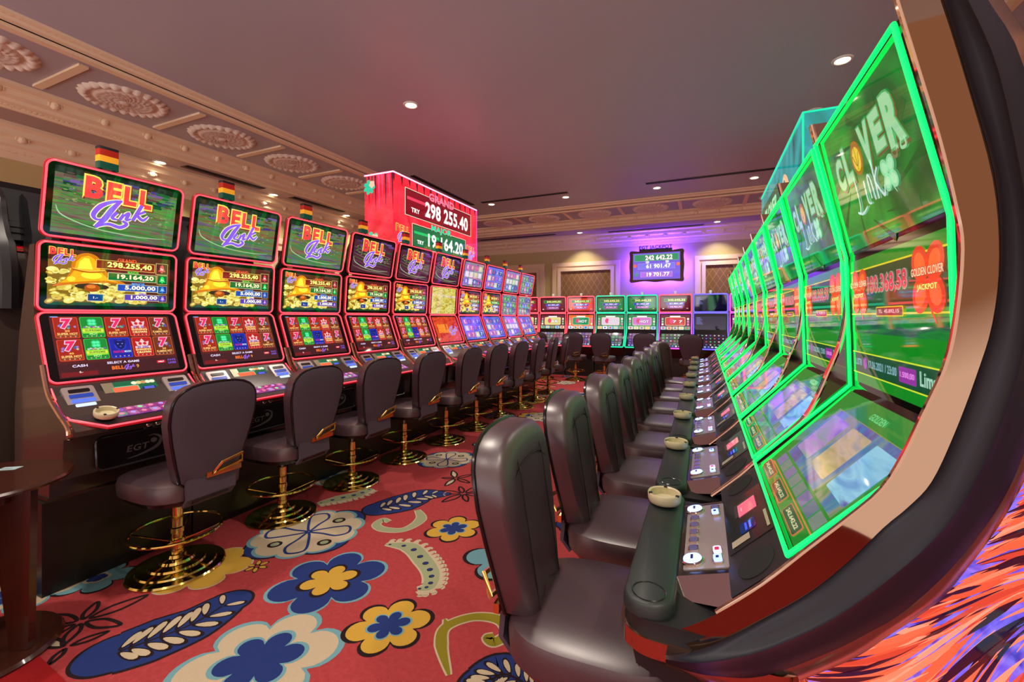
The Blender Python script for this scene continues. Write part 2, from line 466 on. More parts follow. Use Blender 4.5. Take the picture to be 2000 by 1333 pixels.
def tile(a, x, y, w, h, kind, lay):
    cols = {'seven': ((156, 34, 20), (214, 66, 34)), 'clover': ((12, 130, 44), (40, 190, 60)), 'panther': ((18, 32, 150), (40, 70, 220)),
            'crown': ((170, 24, 24), (226, 80, 50)), 'sevenb': ((110, 46, 22), (190, 90, 40))}[kind]
    a.rr(x, y, w, h, .008, em(cols[1]), lay)
    a.rr(x, y, w*.94, h*.95, .007, em(cols[0]), lay+1)
    if kind in ('seven', 'sevenb'):
        if kind == 'seven': a.rect(x-w*.46, y-h*.46, x+w*.46, y-h*.30, em((140, 60, 16)), lay+2)
        for k in range(9):
            a.ell(x+(random.random()-.5)*w*.7, y+h*.06+(random.random()-.5)*h*.2, w*.06, h*.05, em(random.choice([(90, 80, 170), (190, 170, 150), (50, 90, 150), (150, 120, 180), (90, 160, 120)])), lay+2, 8)
        a.text('7', x, y+h*.19, w*.40, h*.46, em((226, 36, 92)), lay+3, out=em((230, 180, 210)), ow=.06, bold=.06, shear=.15)
        t = 'SUPER HOT' if kind == 'seven' else 'FLAMING HOT'
        a.text(random.choice(('20', '40', '5')), x, y-h*.16, w*.2, h*.09, em((244, 190, 90)), lay+3, bold=.03)
        a.text(t, x, y-h*.30, w*.82, h*.11, em((246, 196, 120)), lay+3, bold=.03)
    elif kind == 'clover':
        a.rect(x-w*.46, y-h*.30, x+w*.46, y-h*.04, em((140, 206, 50)), lay+2)
        a.rect(x-w*.46, y-h*.22, x+w*.46, y-h*.10, em((206, 220, 60)), lay+3)
        for k in range(8):
            a.ell(x+(k-3.5)*w*.1, y-h*.0+(k % 2)*h*.03, w*.06, h*.045, em(random.choice([(110, 90, 170), (170, 190, 190), (150, 200, 120), (190, 120, 150)])), lay+3, 8)
        for k in range(4):
            t = PI/4+k*PI/2
            a.ell(x+w*.11*math.cos(t), y+h*.24+h*.1*math.sin(t), w*.13, h*.11, em((30, 190, 110)), lay+4, 12)
            a.ell(x+w*.11*math.cos(t), y+h*.24+h*.1*math.sin(t), w*.08, h*.06, em((90, 226, 160)), lay+5, 12)
        a.text('SUPREME', x, y-h*.16, w*.7, h*.09, em((20, 120, 60)), lay+5, bold=.03)
        a.text('HOT', x, y-h*.32, w*.36, h*.12, em((170, 240, 130)), lay+3, bold=.03)
    elif kind == 'panther':
        a.ell(x, y+h*.14, w*.28, h*.25, em((30, 60, 190)), lay+2)
        a.poly([(x-w*.26, y+h*.22), (x-w*.24, y+h*.42), (x-w*.1, y+h*.34), (x+w*.1, y+h*.34), (x+w*.24, y+h*.42), (x+w*.26, y+h*.22), (x+w*.16, y-h*.02), (x, y-h*.10), (x-w*.16, y-h*.02)], em((12, 20, 90)), lay+3)
        a.ell(x-w*.1, y+h*.2, w*.04, h*.02, LBL_, lay+4, 8); a.ell(x+w*.1, y+h*.2, w*.04, h*.02, LBL_, lay+4, 8)
        a.ell(x, y+h*.06, w*.05, h*.03, em((60, 90, 200)), lay+4, 8)
        a.text('PANTHER', x-w*.12, y-h*.2, w*.5, h*.12, em((190, 40, 110)), lay+3, bold=.03)
        a.text('MOON', x+w*.29, y-h*.2, w*.3, h*.1, em((190, 220, 240)), lay+3, bold=.03)
    else:
        for k in range(6):
            a.ell(x+(k-2.5)*w*.13, y-h*.02, w*.07, h*.06, em(random.choice([(150, 130, 190), (200, 190, 200), (180, 60, 60)])), lay+2, 8)
        a.poly([(x-w*.26, y+h*.04), (x-w*.34, y+h*.28), (x-w*.14, y+h*.24), (x, y+h*.42), (x+w*.14, y+h*.24), (x+w*.34, y+h*.28), (x+w*.26, y+h*.04)], em((236, 190, 190)), lay+3)
        a.ell(x-w*.12, y+h*.16, w*.09, h*.08, em((206, 24, 40)), lay+4, 10); a.ell(x+w*.12, y+h*.16, w*.09, h*.08, em((206, 24, 40)), lay+4, 10)
        a.text('SHINING', x, y-h*.15, w*.78, h*.11, em((248, 220, 140)), lay+3, bold=.03)
        a.text('CROWN', x, y-h*.29, w*.72, h*.11, em((248, 230, 150)), lay+3, bold=.03)
    for k in range(4):
        a.poly([(x-w*.3+k*w*.2-w*.04, y-h*.40), (x-w*.3+k*w*.2+w*.04, y-h*.40), (x-w*.3+k*w*.2, y-h*.47)], em((190, 160, 150)), lay+4)
def art_games():
    a = Art(); W, H = .555, .345
    a.rect(-W/2, -H/2, W/2, H/2, em((78, 26, 26)), 0)
    a.rect(-W/2, -H/2, W/2, -H/2+.075, em((62, 24, 28)), 1)
    ks = [['seven', 'clover', 'seven', 'crown', 'sevenb'], ['seven', 'clover', 'panther', 'crown', 'sevenb']]
    for r in range(2):
        for c in range(5):
            tile(a, -W/2+.062+c*.108, H/2-.066-r*.127, .100, .120, ks[r][c], 2)
    a.text('CASH', -.19, -.110, .062, .014, em((226, 210, 240)), 2, bold=.03)
    a.rect(-W/2+.008, -H/2+.006, -.12, -H/2+.030, em((112, 22, 26)), 2)
    a.text('0.-', -.19, -.145, .014, .01, W_, 4)
    a.text('SELECT A GAME', .0, -.106, .15, .013, em((224, 214, 246)), 3, bold=.03)
    a.text('BELL', -.03, -.137, .056, .02, em((238, 110, 40)), 3, bold=.04)
    link_script(a, .0, -.155, .05, em((150, 100, 226)), None, 3)
    a.text('9', .063, -.137, .012, .02, em((230, 150, 60)), 3)
    a.rr(.185, -.122, .045, .018, .005, em((196, 30, 50)), 3); a.text('HELP', .185, -.122, .03, .008, W_, 4)
    a.text('PAYS', .243, -.115, .042, .012, LILAC_, 3); a.text('LINES', .243, -.133, .042, .012, LILAC_, 3)
    a.rect(-W/2+.005, H/2-.007, -W/2+.035, H/2-.002, LBL_, 3)
    return a
def art_scene(kind):
    """other pictures on the farther machines of the row, seen small"""
    a = Art(); W, H = .565, .34
    base = {'gold': ('pic_gold', [(120, 90, 30), (190, 170, 60), (214, 206, 120), (90, 96, 30)]), 'reds': ('pic_red', [(130, 14, 16), (186, 36, 22), (214, 80, 30), (120, 10, 14)]),
            'violet': ('pic_violet', [(70, 40, 170), (110, 80, 220), (60, 110, 190), (150, 110, 190)]), 'mixed': ('pic_mixed', [(60, 110, 60), (150, 150, 120), (110, 80, 160), (40, 90, 60)]),
            'greyg': ('pic_greyg', [(40, 70, 50), (110, 140, 110), (130, 110, 170), (60, 50, 60)])}[kind]
    a.rect(-W/2, -H/2, W/2, H/2, emn(base[0], base[1], 9, (1, 2.2, 1), .5), 0)
    if kind == 'reds':
        a.text('BELL', -.08, .01, .26, .1, ORG_, 2, out=GOLD_, ow=.04, bold=.04); link_script(a, .03, -.09, .2, LILAC_, PALE_, 5)
        for i in range(7):
            x = -.25+i*.08
            a.stroke([(x, -.17), (x+.02, -.1), (x-.01, -.04), (x+.015, .02)], [.03, .018, .01, .002], em((226, 90, 30), .8), 1)
    elif kind in ('violet', 'mixed', 'greyg'):
        for r in range(3):
            for i in range(4):
                a.rr(-.19+i*.125, .10-r*.1, .11, .08, .01, em(random.choice([(110, 90, 200), (190, 180, 160), (60, 130, 90), (180, 90, 150), (200, 190, 210), (60, 70, 150)])), 1)
                a.text(random.choice(('7', 'A', 'K', '10')), -.19+i*.125, .10-r*.1, .04, .05, em(random.choice([(230, 220, 140), (230, 90, 120), (220, 230, 240)])), 2)
    return a
def art_button_deck():
    a = Art(); W, H = .30, .10
    a.rect(-W/2, -H/2, W/2, H/2, em((96, 50, 130)), 0)
    ps = [(140, 50, 110), (150, 60, 120), (60, 130, 110), (150, 90, 130), (110, 80, 180), (90, 70, 190), (170, 110, 150)]
    for r in range(2):
        for c in range(6):
            a.rr(-W/2+.026+c*.05, -.022+r*.045, .044, .038, .006, em(random.choice(ps)), 1)
            a.ell(-W/2+.026+c*.05, -.019+r*.045, .012, .012, em(random.choice([(214, 120, 160), (120, 220, 160), (160, 150, 230)])), 2, 10)
    return a

# right-hand row pictures
def clover(a, cx, cy, r, m, lay, m2=None, stem=True):
    for k in range(4):
        t = PI/4+k*PI/2
        x, y = cx+r*.5*math.cos(t), cy+r*.5*math.sin(t)
        a.ell(x, y, r*.46, r*.40, m, lay, 16, t)
        if m2: a.ell(x, y, r*.3, r*.24, m2, lay+1, 12, t)
    if stem: a.stroke([(cx, cy), (cx+r*.1, cy-r*.6), (cx+r*.35, cy-r)], [r*.14, r*.1, r*.05], m, lay)
def art_clover_top():
    a = Art(); W, H = .545, .335
    a.rect(-W/2, -H/2, W/2, H/2, emn('clover_green', [(4, 44, 20), (6, 92, 34), (14, 140, 44), (5, 74, 28)], 3.2, (1, 1, 1), .3), 0)
    pale = em((136, 190, 142)); br = em((96, 74, 40))
    x = -.205
    for ch, wd, h, dy in (('C', .062, .085, -.01), ('L', .055, .095, 0), ('O', .06, .07, -.006), ('V', .068, .10, .0), ('E', .06, .085, .006), ('R', .08, .11, .002)):
        if ch == 'O':
            a.ell(x+wd/2, .045+dy, .034, .042, em((150, 96, 20)), 3); a.ell(x+wd/2, .043+dy, .024, .03, em((206, 180, 30)), 4)
            a.stroke([(x+wd/2-.02, .05), (x+wd/2, .02), (x+wd/2+.02, .05)], .003, br, 5)
            a.stroke([(x+wd/2, .07), (x+wd/2, .01)], .003, br, 5)
        else:
            a.text(ch, x+wd/2, .045+dy, wd*.9, h, pale, 4, out=em((60, 150, 80)), ow=.035, bold=.05, drop=br)
        x += wd+.008
    li = em((170, 200, 190))
    a.stroke([(-.09, .005), (-.092, -.06), (-.105, -.085), (-.12, -.08), (-.09, -.09), (-.05, -.08)], [.005, .007, .007, .004, .007, .004], li, 5)
    a.stroke([(-.035, -.02), (-.037, -.07), (-.02, -.08)], [.008, .008, .003], li, 5)
    a.stroke([(-.012, -.07), (-.010, -.02), (.004, -.025), (.008, -.078)], [.007, .008, .006, .008], li, 5)
    a.stroke([(.03, .01), (.026, -.08)], .008, li, 5); a.stroke([(.055, -.015), (.03, -.04), (.058, -.08), (.07, -.06)], [.008, .005, .009, .003], li, 5)
    clover(a, .105, -.045, .045, em((120, 190, 140)), 5, em((150, 206, 160)))
    a.text('TM', .165, -.01, .02, .012, pale, 5)
    a.stroke([(.15, .0), (.14, -.02), (.16, -.025), (.165, -.008)], [.003, .007, .007, .003], em((110, 110, 70)), 5)
    a.stroke([(.19, .0), (.185, -.018), (.205, -.02), (.205, -.002)], [.003, .007, .007, .003], pale, 5)
    for k in range(10):
        t = k/10*2*PI
        a.stroke([(.14*math.cos(t), -.02+.1*math.sin(t)), (.27*math.cos(t+.5), -.02+.16*math.sin(t+.5))], [.002, .02], em((8, 84, 32), .9), 1)
    return a
def art_clover_mid():
    a = Art(); W, H = .545, .335
    a.rect(-W/2, -H/2, W/2, H/2, em((8, 120, 26)), 0)
    a.rect(-W/2, .03, W/2, .135, em((20, 60, 30)), 1)
    a.stroke([(-W/2, .02), (W/2, .02)], .004, em((200, 180, 30)), 3); a.stroke([(-W/2, .137), (W/2, .137)], .004, em((200, 180, 30)), 3)
    clover(a, -.205, .08, .075, em((206, 60, 34)), 4, em((226, 100, 40)))
    clover(a, .19, .085, .085, em((206, 60, 34)), 4, em((232, 96, 44)))
    for cx in (-.205, .19):
        a.text('GOLDEN CLOVER', cx, .10, .13, .016, em((226, 190, 150)), 7, out=em((150, 40, 20)))
        a.text('JACKPOT', cx, .068, .08, .014, em((220, 230, 120)), 7, out=em((130, 60, 20)))
    a.text('180.368,58', -.02, .09, .24, .05, em((196, 50, 70)), 4, out=em((150, 150, 140)), ow=.03, bold=.03)
    a.text('TL', -.118, .09, .02, .02, em((196, 60, 70)), 6)
    a.rr(.0, .025, .16, .024, .004, em((200, 160, 40)), 6); a.rr(.0, .025, .152, .018, .003, em((130, 16, 30)), 7)
    a.text('TL  45.892,15', .0, .025, .12, .010, em((230, 170, 180)), 8)
    a.rect(-W/2, -.03, W/2, .012, emn('mid_band', [(6, 90, 40), (12, 120, 44), (24, 70, 60), (6, 100, 34)], 5, (1, 6, 1)), 2)
    a.rect(-W/2, -.138, W/2, -.086, em((10, 66, 40)), 3)
    a.stroke([(-W/2, -.084), (W/2, -.084)], .003, em((190, 200, 40)), 4); a.stroke([(-W/2, -.140), (W/2, -.140)], .003, em((190, 200, 40)), 4)
    a.text('17.06.2021 / 23:00', -.06, -.11, .18, .02, em((120, 160, 170)), 4)
    a.text('LUSTRI', -.225, -.11, .05, .018, em((120, 160, 170)), 4)
    a.ell(-.175, -.11, .014, .016, em((150, 60, 160)), 4)
    a.rr(.085, -.112, .085, .034, .004, em((130, 40, 140)), 4); a.text('1.500,00', .085, -.112, .07, .014, em((214, 130, 210)), 5)
    a.text('Limani', .195, -.11, .10, .03, em((150, 190, 170)), 4)
    return a
def art_clover_low():
    a = Art(); W, H = .545, .325
    a.rect(-W/2, -H/2, W/2, H/2, em((6, 118, 36)), 0)
    a.rect(-.20, -.075, W/2-.02, .105, emn('blurred_reflection', [(30, 90, 60), (90, 80, 150), (40, 120, 150), (130, 130, 110), (20, 120, 50)], 4.0, (3.0, .8, 1), .1, s=.9), 1)  # blurred reflections painted into the lower screen's picture
    a.stroke([(-.2, .105), (W/2-.02, .105)], .002, em((120, 130, 50)), 2)
    for i in range(3):
        x = -.15+i*.155
        a.rr(x+.03, .02, .125, .13, .006, emn('streak_reflection_%d' % i, [[(70, 60, 150), (150, 120, 170), (90, 140, 100)], [(120, 120, 60), (170, 150, 110), (60, 110, 120)], [(30, 110, 170), (120, 180, 200), (60, 70, 140)]][i], 8, (.6, 2.5, 1), .4), 2)  # pale streak panels, part of the painted reflection
    for i in range(8):
        a.rect(-.20+i*.058, -.115, -.148+i*.058, -.082, em(random.choice([(90, 110, 130), (120, 110, 150), (110, 130, 120)]), .8), 2)
    a.stroke([(-.21, -.122), (W/2, -.122)], .003, em((190, 110, 60)), 3)
    a.text('GOLDEN', .03, .13, .09, .018, em((90, 190, 120)), 3)
    for i in range(3):  # red-framed number panels: painted reflection of the back row
        a.rr(-.18+i*.17, -.143, .13, .03, .006, em((200, 90, 60)), 3); a.rr(-.18+i*.17, -.143, .124, .026, .005, em((16, 80, 50)), 4)
        a.text('242.642,22', -.18+i*.17, -.143, .1, .012, PALE_, 5)
    return a
def art_jackpot(bg, frame):
    """three jackpot bars (upper screens of the back row)"""
    a = Art(); W, H = .60, .30
    a.rect(-W/2, -H/2, W/2, H/2, bg, 0)
    a.rr(0, .0, W*.95, H*.9, .02, em((30, 12, 20)), 1); a.rr(0, 0, W*.92, H*.85, .02, bg, 2)
    bar(a, -.23, .23, .075, .062, em((16, 110, 50)), '242.642,22', 3, None, None, em((244, 240, 150)), em((130, 190, 90)))
    bar(a, -.18, .18, -.005, .052, em((60, 60, 170)), '61.901,47', 3, None, None, em((230, 225, 250)), em((120, 120, 220)))
    bar(a, -.15, .15, -.08, .05, em((130, 60, 150)), '19.701,77', 3, None, None, em((240, 190, 230)), em((220, 150, 200)))
    a.ell(-.25, -.11, .02, .01, W_, 4); a.ell(.25, -.11, .02, .008, PALE_, 4)
    return a
def art_back_low(bg, pic, letters):
    a = Art(); W, H = .60, .36
    a.rect(-W/2, -H/2, W/2, H/2, bg, 0)
    a.rr(0, .145, .22, .028, .008, W_, 2)
    a.rr(.0, .035, .42, .19, .03, PALE_, 2); a.rr(.0, .035, .40, .17, .025, pic, 3)
    a.ell(-.08, .045, .045, .06, em((214, 60, 110)), 4); a.text(letters, .05, .03, .2, .06, W_, 5, out=em((90, 30, 90)))
    for i in range(5):
        a.rr(-.25+i*.125, -.115, .11, .07, .008, em(random.choice([(150, 190, 210), (206, 190, 150), (190, 206, 190), (230, 226, 236), (90, 160, 110)])), 2)
        a.ell(-.25+i*.125, -.115, .025, .02, em(random.choice([(200, 60, 90), (50, 110, 180), (230, 190, 60)])), 3, 8)
    for sx in (-1, 1):
        for k in range(3): a.rr(sx*.265, .09-k*.06, .04, .045, .006, em(random.choice([(230, 220, 200), (120, 200, 150), (210, 120, 170)])), 2)
    return a
def art_mosaic(cols):
    a = Art(); W, H = .58, .30
    a.rect(-W/2, -H/2, W/2, H/2, em((70, 44, 66)), 0)
    for r in range(4):
        for c in range(7):
            a.rr(-W/2+.045+c*.081, -H/2+.04+r*.073, .074, .064, .008, em(random.choice(cols), .8), 1)
            a.ell(-W/2+.045+c*.081, -H/2+.045+r*.073, .018, .015, em(random.choice([(214, 190, 190), (90, 180, 110), (200, 90, 120), (120, 110, 200)]), .9), 2, 8)
    return a

# ------------------------------------------------------------------ shared machine helpers
def panel(root, name, p0, p1, w, led, screen, bez=.028, r=.03, thick=.03, tr=.0048, lname='light_strip', bmat=None, edge=.0):
    """a framed display between profile points p0 (lower) and p1 (upper); its picture and its light strip are sub-parts"""
    L = math.hypot(p1[0]-p0[0], p1[1]-p0[1]); a = math.atan2(p1[1]-p0[1], p1[0]-p0[0])
    key = '%s_%.3f_%.3f' % (name, w, L)
    def fb():
        b = MB(); b.prism(rrect(w, L, r, 6), -thick, 0, 'z', bmat or BEZEL); return b
    o = obj(name, cached(key, fb), root, (0, (p0[0]+p1[0])/2, (p0[1]+p1[1])/2), (a, 0, 0))
    if led is not None:
        def fl():
            b = MB(); b.tube([(x, y, .004) for x, y in rrect(w-.002, L-.002, r, 6)], tr, led, 8, True)
            if led is LEDR and tr < .01: b.tube([(x, y, -.006) for x, y in rrect(w+.001, L+.001, r, 6)], .0085, HALO, 8, True)  # dim red tube stands in for the strip's halo
            return b
        obj(lname, cached(key+led.name, fl), o)
    if screen is not None:
        obj('screen', screen, o, (0, 0, .0016))
    return o

exec_parts = []
# ------------------------------------------------------------------ room
XL, YB = -7.15, 11.2            # left wall, back wall
ZM, ZB, ZL = 3.78, 3.71, 3.54   # main ceiling, ornamented band, low ceiling
XM, YM = -5.0, 9.1              # edges of the main ceiling
XM2, XR = 2.0, 4.6
YF = -3.2
def carpet():
    b = MB()
    base = mat('coral_red_carpet', (182, 72, 73), .95, noise=((148, 48, 52), 45, 5), bump=(260, .7, .006), spec=.2)
    def cm(n, c): return mat('carpet_'+n, c, .95, bump=(260, .7, .006), spec=.2)
    BL, LB, CR, YE, BK = cm('blue', (34, 52, 112)), cm('light_blue', (108, 158, 168)), cm('cream', (190, 174, 146)), cm('yellow', (196, 156, 60)), cm('black', (34, 22, 24))
    OL, SG, PLN = cm('olive', (132, 122, 30)), cm('sage', (150, 158, 122)), cm('crimson', (150, 22, 26))
    b.add([(XL, YF, 0), (XR, YF, 0), (XR, YB, 0), (XL, YB, 0)], [(0, 1, 2, 3)], base)
    b.add([(XL, YF, -.05), (XR, YF, -.05), (XR, YB, -.05), (XL, YB, -.05)], [(3, 2, 1, 0)], base)
    ser = [0]
    def zz(lay):
        ser[0] = (ser[0]+1) % 23
        return .0005*lay+.00002*ser[0]
    def pg(pts, m, lay):
        z_ = zz(lay)
        a = sum(pts[i][0]*pts[(i+1) % len(pts)][1]-pts[(i+1) % len(pts)][0]*pts[i][1] for i in range(len(pts)))
        if a < 0: pts = pts[::-1]
        b.add([(p[0], p[1], z_) for p in pts], [tuple(range(len(pts)))], m)
    def fl(cx, cy, r, n, m, lay, rot=0, depth=.32, pw=.65, asp=1, ax=0):
        K = n*12; out = []
        for i in range(K):
            t = 2*PI*i/K
            q = r*(1-depth*(1-abs(math.sin(n*t/2))**pw))*(1+.07*math.sin(t*2+rot))
            x, y = q*math.cos(t+rot), q*math.sin(t+rot)*asp
            out.append((cx+x*math.cos(ax)-y*math.sin(ax), cy+x*math.sin(ax)+y*math.cos(ax)))
        pg(out, m, lay)
    def strk(pts, wd, m, lay, n=6, closed=False):
        A = Art(); A.stroke(pts, wd, m, 0, n, closed)
        z_ = zz(lay); b.add([(v[0], v[1], z_) for v in A.b.v], A.b.f, m)
    def spts(P, n=6): return [(q[0], q[1]) for q in smooth_pts([(p[0], p[1], 0) for p in P], n, True)]
    def px(P): return [floor_pt(*p) for p in P]
    # --- motifs, in floor coordinates
    def blue_flower(cx, cy, r, rot):
        fl(cx, cy, r*1.06, 6, LB, 1, rot, .36); fl(cx, cy, r, 6, BL, 2, rot, .38)
        fl(cx, cy, r*.56, 6, BK, 3, rot, .42); fl(cx, cy, r*.49, 6, YE, 4, rot, .45)
    def cream_flower(cx, cy, r, rot):
        fl(cx, cy, r*1.06, 6, LB, 1, rot, .30); fl(cx, cy, r*.97, 6, CR, 2, rot, .32)
        fl(cx, cy, r*.60, 6, LB, 3, rot, .36); fl(cx, cy, r*.54, 6, BL, 4, rot, .42)
    def yellow_flower(cx, cy, r, rot):
        fl(cx, cy, r*1.09, 6, BK, 1, rot, .34); fl(cx, cy, r*.98, 6, YE, 2, rot, .36)
        fl(cx, cy, r*.55, 6, LB, 3, rot, .40); fl(cx, cy, r*.5, 6, BL, 4, rot, .5)
    def grey_flower(cx, cy, r, rot):
        fl(cx, cy, r*1.08, 5, BK, 1, rot, .4); fl(cx, cy, r*.98, 5, LB, 2, rot, .4); fl(cx, cy, r*.35, 5, CR, 3, rot, .2); fl(cx, cy, r*.26, 5, BL, 4, rot, .2)
    def lace_flower(cx, cy, r, rot):
        fl(cx, cy, r*1.08, 4, BK, 1, rot, .28, 1.2); fl(cx, cy, r*1.04, 4, BL, 2, rot, .28, 1.2)
        fl(cx, cy, r*.98, 10, LB, 3, rot, .12); fl(cx, cy, r*.92, 10, CR, 4, rot, .12)
        for k in range(4):
            t = rot+k*PI/2
            P = [(cx+q*r*math.cos(t+o), cy+q*r*math.sin(t+o)) for q, o in ((.03, 0), (.35, .35), (.72, .25), (.78, -.1), (.6, -.33), (.3, -.3))]
            strk(P, r*.05, BL, 5, 5, True)
            u = t+PI/4
            fl(cx+.62*r*math.cos(u), cy+.62*r*math.sin(u), r*.12, 8, BK, 5, 0, .03); fl(cx+.62*r*math.cos(u), cy+.62*r*math.sin(u), r*.07, 8, SG, 6, 0, .03)
    def small_flower(cx, cy, r, rot):
        for k in range(6):
            t = rot+k*PI/3
            x, y = cx+r*.55*math.cos(t), cy+r*.55*math.sin(t)
            for q, m, l in ((1, BK, 1), (.72, YE, 2)):
                pg([(x+q*(r*.42*math.cos(2*PI*i/12)*math.cos(t)-r*.22*math.sin(2*PI*i/12)*math.sin(t)), y+q*(r*.42*math.cos(2*PI*i/12)*math.sin(t)+r*.22*math.sin(2*PI*i/12)*math.cos(t))) for i in range(12)], m, l)
    def leaf(spine, wd, flip=1):
        """blue paisley leaf with cream leaflets; spine: floor points from blunt end to tip"""
        strk(spine, [q+.026 for q in wd], BK, 1, 8); strk(spine, wd, BL, 2, 8)
        for e, ww in ((spine[0], wd[0]), (spine[-1], wd[-1])):
            fl(e[0], e[1], ww/2+.013, 8, BK, 1, 0, .01); fl(e[0], e[1], ww/2, 8, BL, 2, 0, .01)
        S = smooth_pts([(p[0], p[1], 0) for p in spine], 8)
        K = len(S)
        strk([(S[i][0], S[i][1]) for i in range(1, K-1, 3)], .010, BK, 3, 4)
        nb = 8
        for j in range(nb):
            i = int((K-3)*j/(nb-1)); p = Vector(S[i]); t = (Vector(S[min(i+2, K-1)])-Vector(S[i])).normalized()
            u = (K-1)*0+i/(K-1); f = u*(len(wd)-1); jj = min(int(f), len(wd)-2); ww = wd[jj]+(wd[jj+1]-wd[jj])*(f-jj)
            for s in (-1, 1):
                q = Vector((-t.y, t.x, 0))*s
                d = (q*.34+t*.26).normalized(); n_ = Vector((-d.y, d.x, 0)); c0 = p+d*ww*.27
                for g, mm, ll in ((1.25, BK, 4), (.92, CR, 5)):
                    pg([((c0+d*ww*.20*g*math.cos(2*PI*k/12)+n_*ww*.062*g*math.sin(2*PI*k/12)*(1+.3*math.cos(2*PI*k/12))).x, (c0+d*ww*.20*g*math.cos(2*PI*k/12)+n_*ww*.062*g*math.sin(2*PI*k/12)*(1+.3*math.cos(2*PI*k/12))).y) for k in range(12)], mm, ll)
    def swirl(P, wd, m):
        strk(P, [q+.016 for q in wd], CR, 1, 8); strk(P, wd, m, 2, 8)
    def comb(P, wd, m, side=1):
        strk(P, [q+.022 for q in wd], CR, 1, 8); strk(P, wd, m, 2, 8)
        S = smooth_pts([(p[0], p[1], 0) for p in P], 8); K = len(S)
        for i in range(2, K-1, 2):
            t = (Vector(S[i])-Vector(S[i-1])).normalized(); q = Vector((-t.y, t.x, 0))*side; p = Vector(S[i])
            f = i/(K-1)*(len(wd)-1); jj = min(int(f), len(wd)-2); ww = wd[jj]+(wd[jj+1]-wd[jj])*(f-jj)
            a0 = p+q*ww*.45; a1 = p+q*(ww*.5+.040)-t*.006; a2 = a1+t*.022
            strk([(a0.x, a0.y), (a1.x, a1.y), (a2.x, a2.y)], [.045, .026, .004], CR, 1, 4)
            if i % 4 == 0: continue
            fl(p.x, p.y, max(.008, ww*.17), 8, BK, 3, 0, .01); fl(p.x, p.y, max(.005, ww*.13), 8, BL, 4, 0, .01)
    def line_flower(cx, cy, r, rot, fill=None, n=6):
        for k in range(n):
            t = rot+k*2*PI/n; ln = r*(1+.25*math.sin(k*2.3))
            P = [(cx+q*ln*math.cos(t+o), cy+q*ln*math.sin(t+o)) for q, o in ((.12, 0), (.5, .28), (1, 0), (.55, -.26))]
            strk(P, .016, BK, 2, 6, True)
            if fill and k % 2: pg(spts(P), fill, 1)
    # --- where the photograph shows them
    x, y = floor_pt(643, 1134); blue_flower(x, y, .27, .35)
    x, y = floor_pt(507, 1290); cream_flower(x, y, .29, .2)
    x, y = floor_pt(760, 1222); yellow_flower(x, y, .178, .2)
    x, y = floor_pt(886, 1033); yellow_flower(x, y, .172, .35)
    x, y = floor_pt(985, 1090); grey_flower(x, y, .22, .3)
    x, y = floor_pt(603, 1040); lace_flower(x, y, .335, .5)
    x, y = floor_pt(873, 898); lace_flower(x, y, .26, .3)
    x, y = floor_pt(395, 1112); fl(x, y, .24, 6, CR, 1, .1, .3); fl(x, y, .23, 6, YE, 2, .1, .3)
    x, y = floor_pt(502, 1107); small_flower(x, y, .068, .2)
    leaf(px([(228, 1275), (300, 1250), (380, 1218), (445, 1178)]), [.26, .30, .27, .19])
    leaf(px([(742, 994), (785, 983), (830, 968), (872, 966)]), [.22, .29, .22, .05])
    leaf(px([(1040, 1345), (985, 1318), (950, 1340)]), [.14, .2, .2])
    leaf(px([(1105, 1025), (1135, 1040), (1165, 1045), (1200, 1040)]), [.12, .22, .22, .16])
    swirl(px([(877, 1320), (862, 1260), (872, 1225), (925, 1206), (975, 1212), (990, 1238), (965, 1256), (952, 1247), (965, 1243)]), [.01, .05, .045, .045, .055, .05, .045, .04, .03], OL)
    swirl(px([(868, 1210), (872, 1222), (870, 1232)]), [.005, .03, .03], OL)
    swirl(px([(815, 997), (822, 1015), (790, 1035), (750, 1035), (735, 1026), (748, 1016), (760, 1020)]), [.03, .07, .045, .055, .05, .04, .03], SG)
    comb(px([(753, 1064), (800, 1070), (826, 1095), (842, 1120), (838, 1145), (815, 1152)]), [.01, .10, .10, .09, .07, .02], SG, 1)
    comb(px([(620, 985), (660, 975), (700, 966), (725, 955)]), [.03, .10, .10, .05], SG, -1)
    x, y = floor_pt(160, 1215); line_flower(x, y, .20, .3)
    x, y = floor_pt(130, 1265); line_flower(x, y, .13, 1.2, CR, 3)
    x, y = floor_pt(905, 965); line_flower(x, y, .20, .2, None, 6)
    x, y = floor_pt(890, 935); line_flower(x, y, .16, 1.0, CR, 5)
    x, y = floor_pt(50, 1155); cream_flower(x, y, .22, .2)
    x, y = floor_pt(190, 1130); grey_flower(x, y, .16, .2)
    x, y = floor_pt(1070, 815); lace_flower(x, y, .3, .2)
    x, y = floor_pt(1040, 812); yellow_flower(x, y, .2, .2)
    x, y = floor_pt(1010, 850); cream_flower(x, y, .22, .2)
    x, y = floor_pt(960, 870); grey_flower(x, y, .2, .2)
    x, y = floor_pt(1000, 930); blue_flower(x, y, .16, .2)
    x, y = floor_pt(1110, 800); yellow_flower(x, y, .25, .6)
    # --- and on over the rest of the room
    done = [floor_pt(*p) for p in ((643, 1134), (507, 1290), (760, 1222), (886, 1033), (985, 1090), (603, 1040), (873, 898), (395, 1112), (330, 1235), (800, 978), (1150, 1035), (925, 1240), (780, 1020), (820, 1110), (680, 975), (160, 1215), (905, 965), (890, 935), (50, 1155), (190, 1130), (1070, 815), (1040, 812), (1010, 850), (960, 870), (1000, 930), (1110, 800), (985, 1320), (60, 1290))]
    rnd = random.Random(5); kinds = [blue_flower, cream_flower, yellow_flower, grey_flower, lace_flower, yellow_flower]
    tries = 0
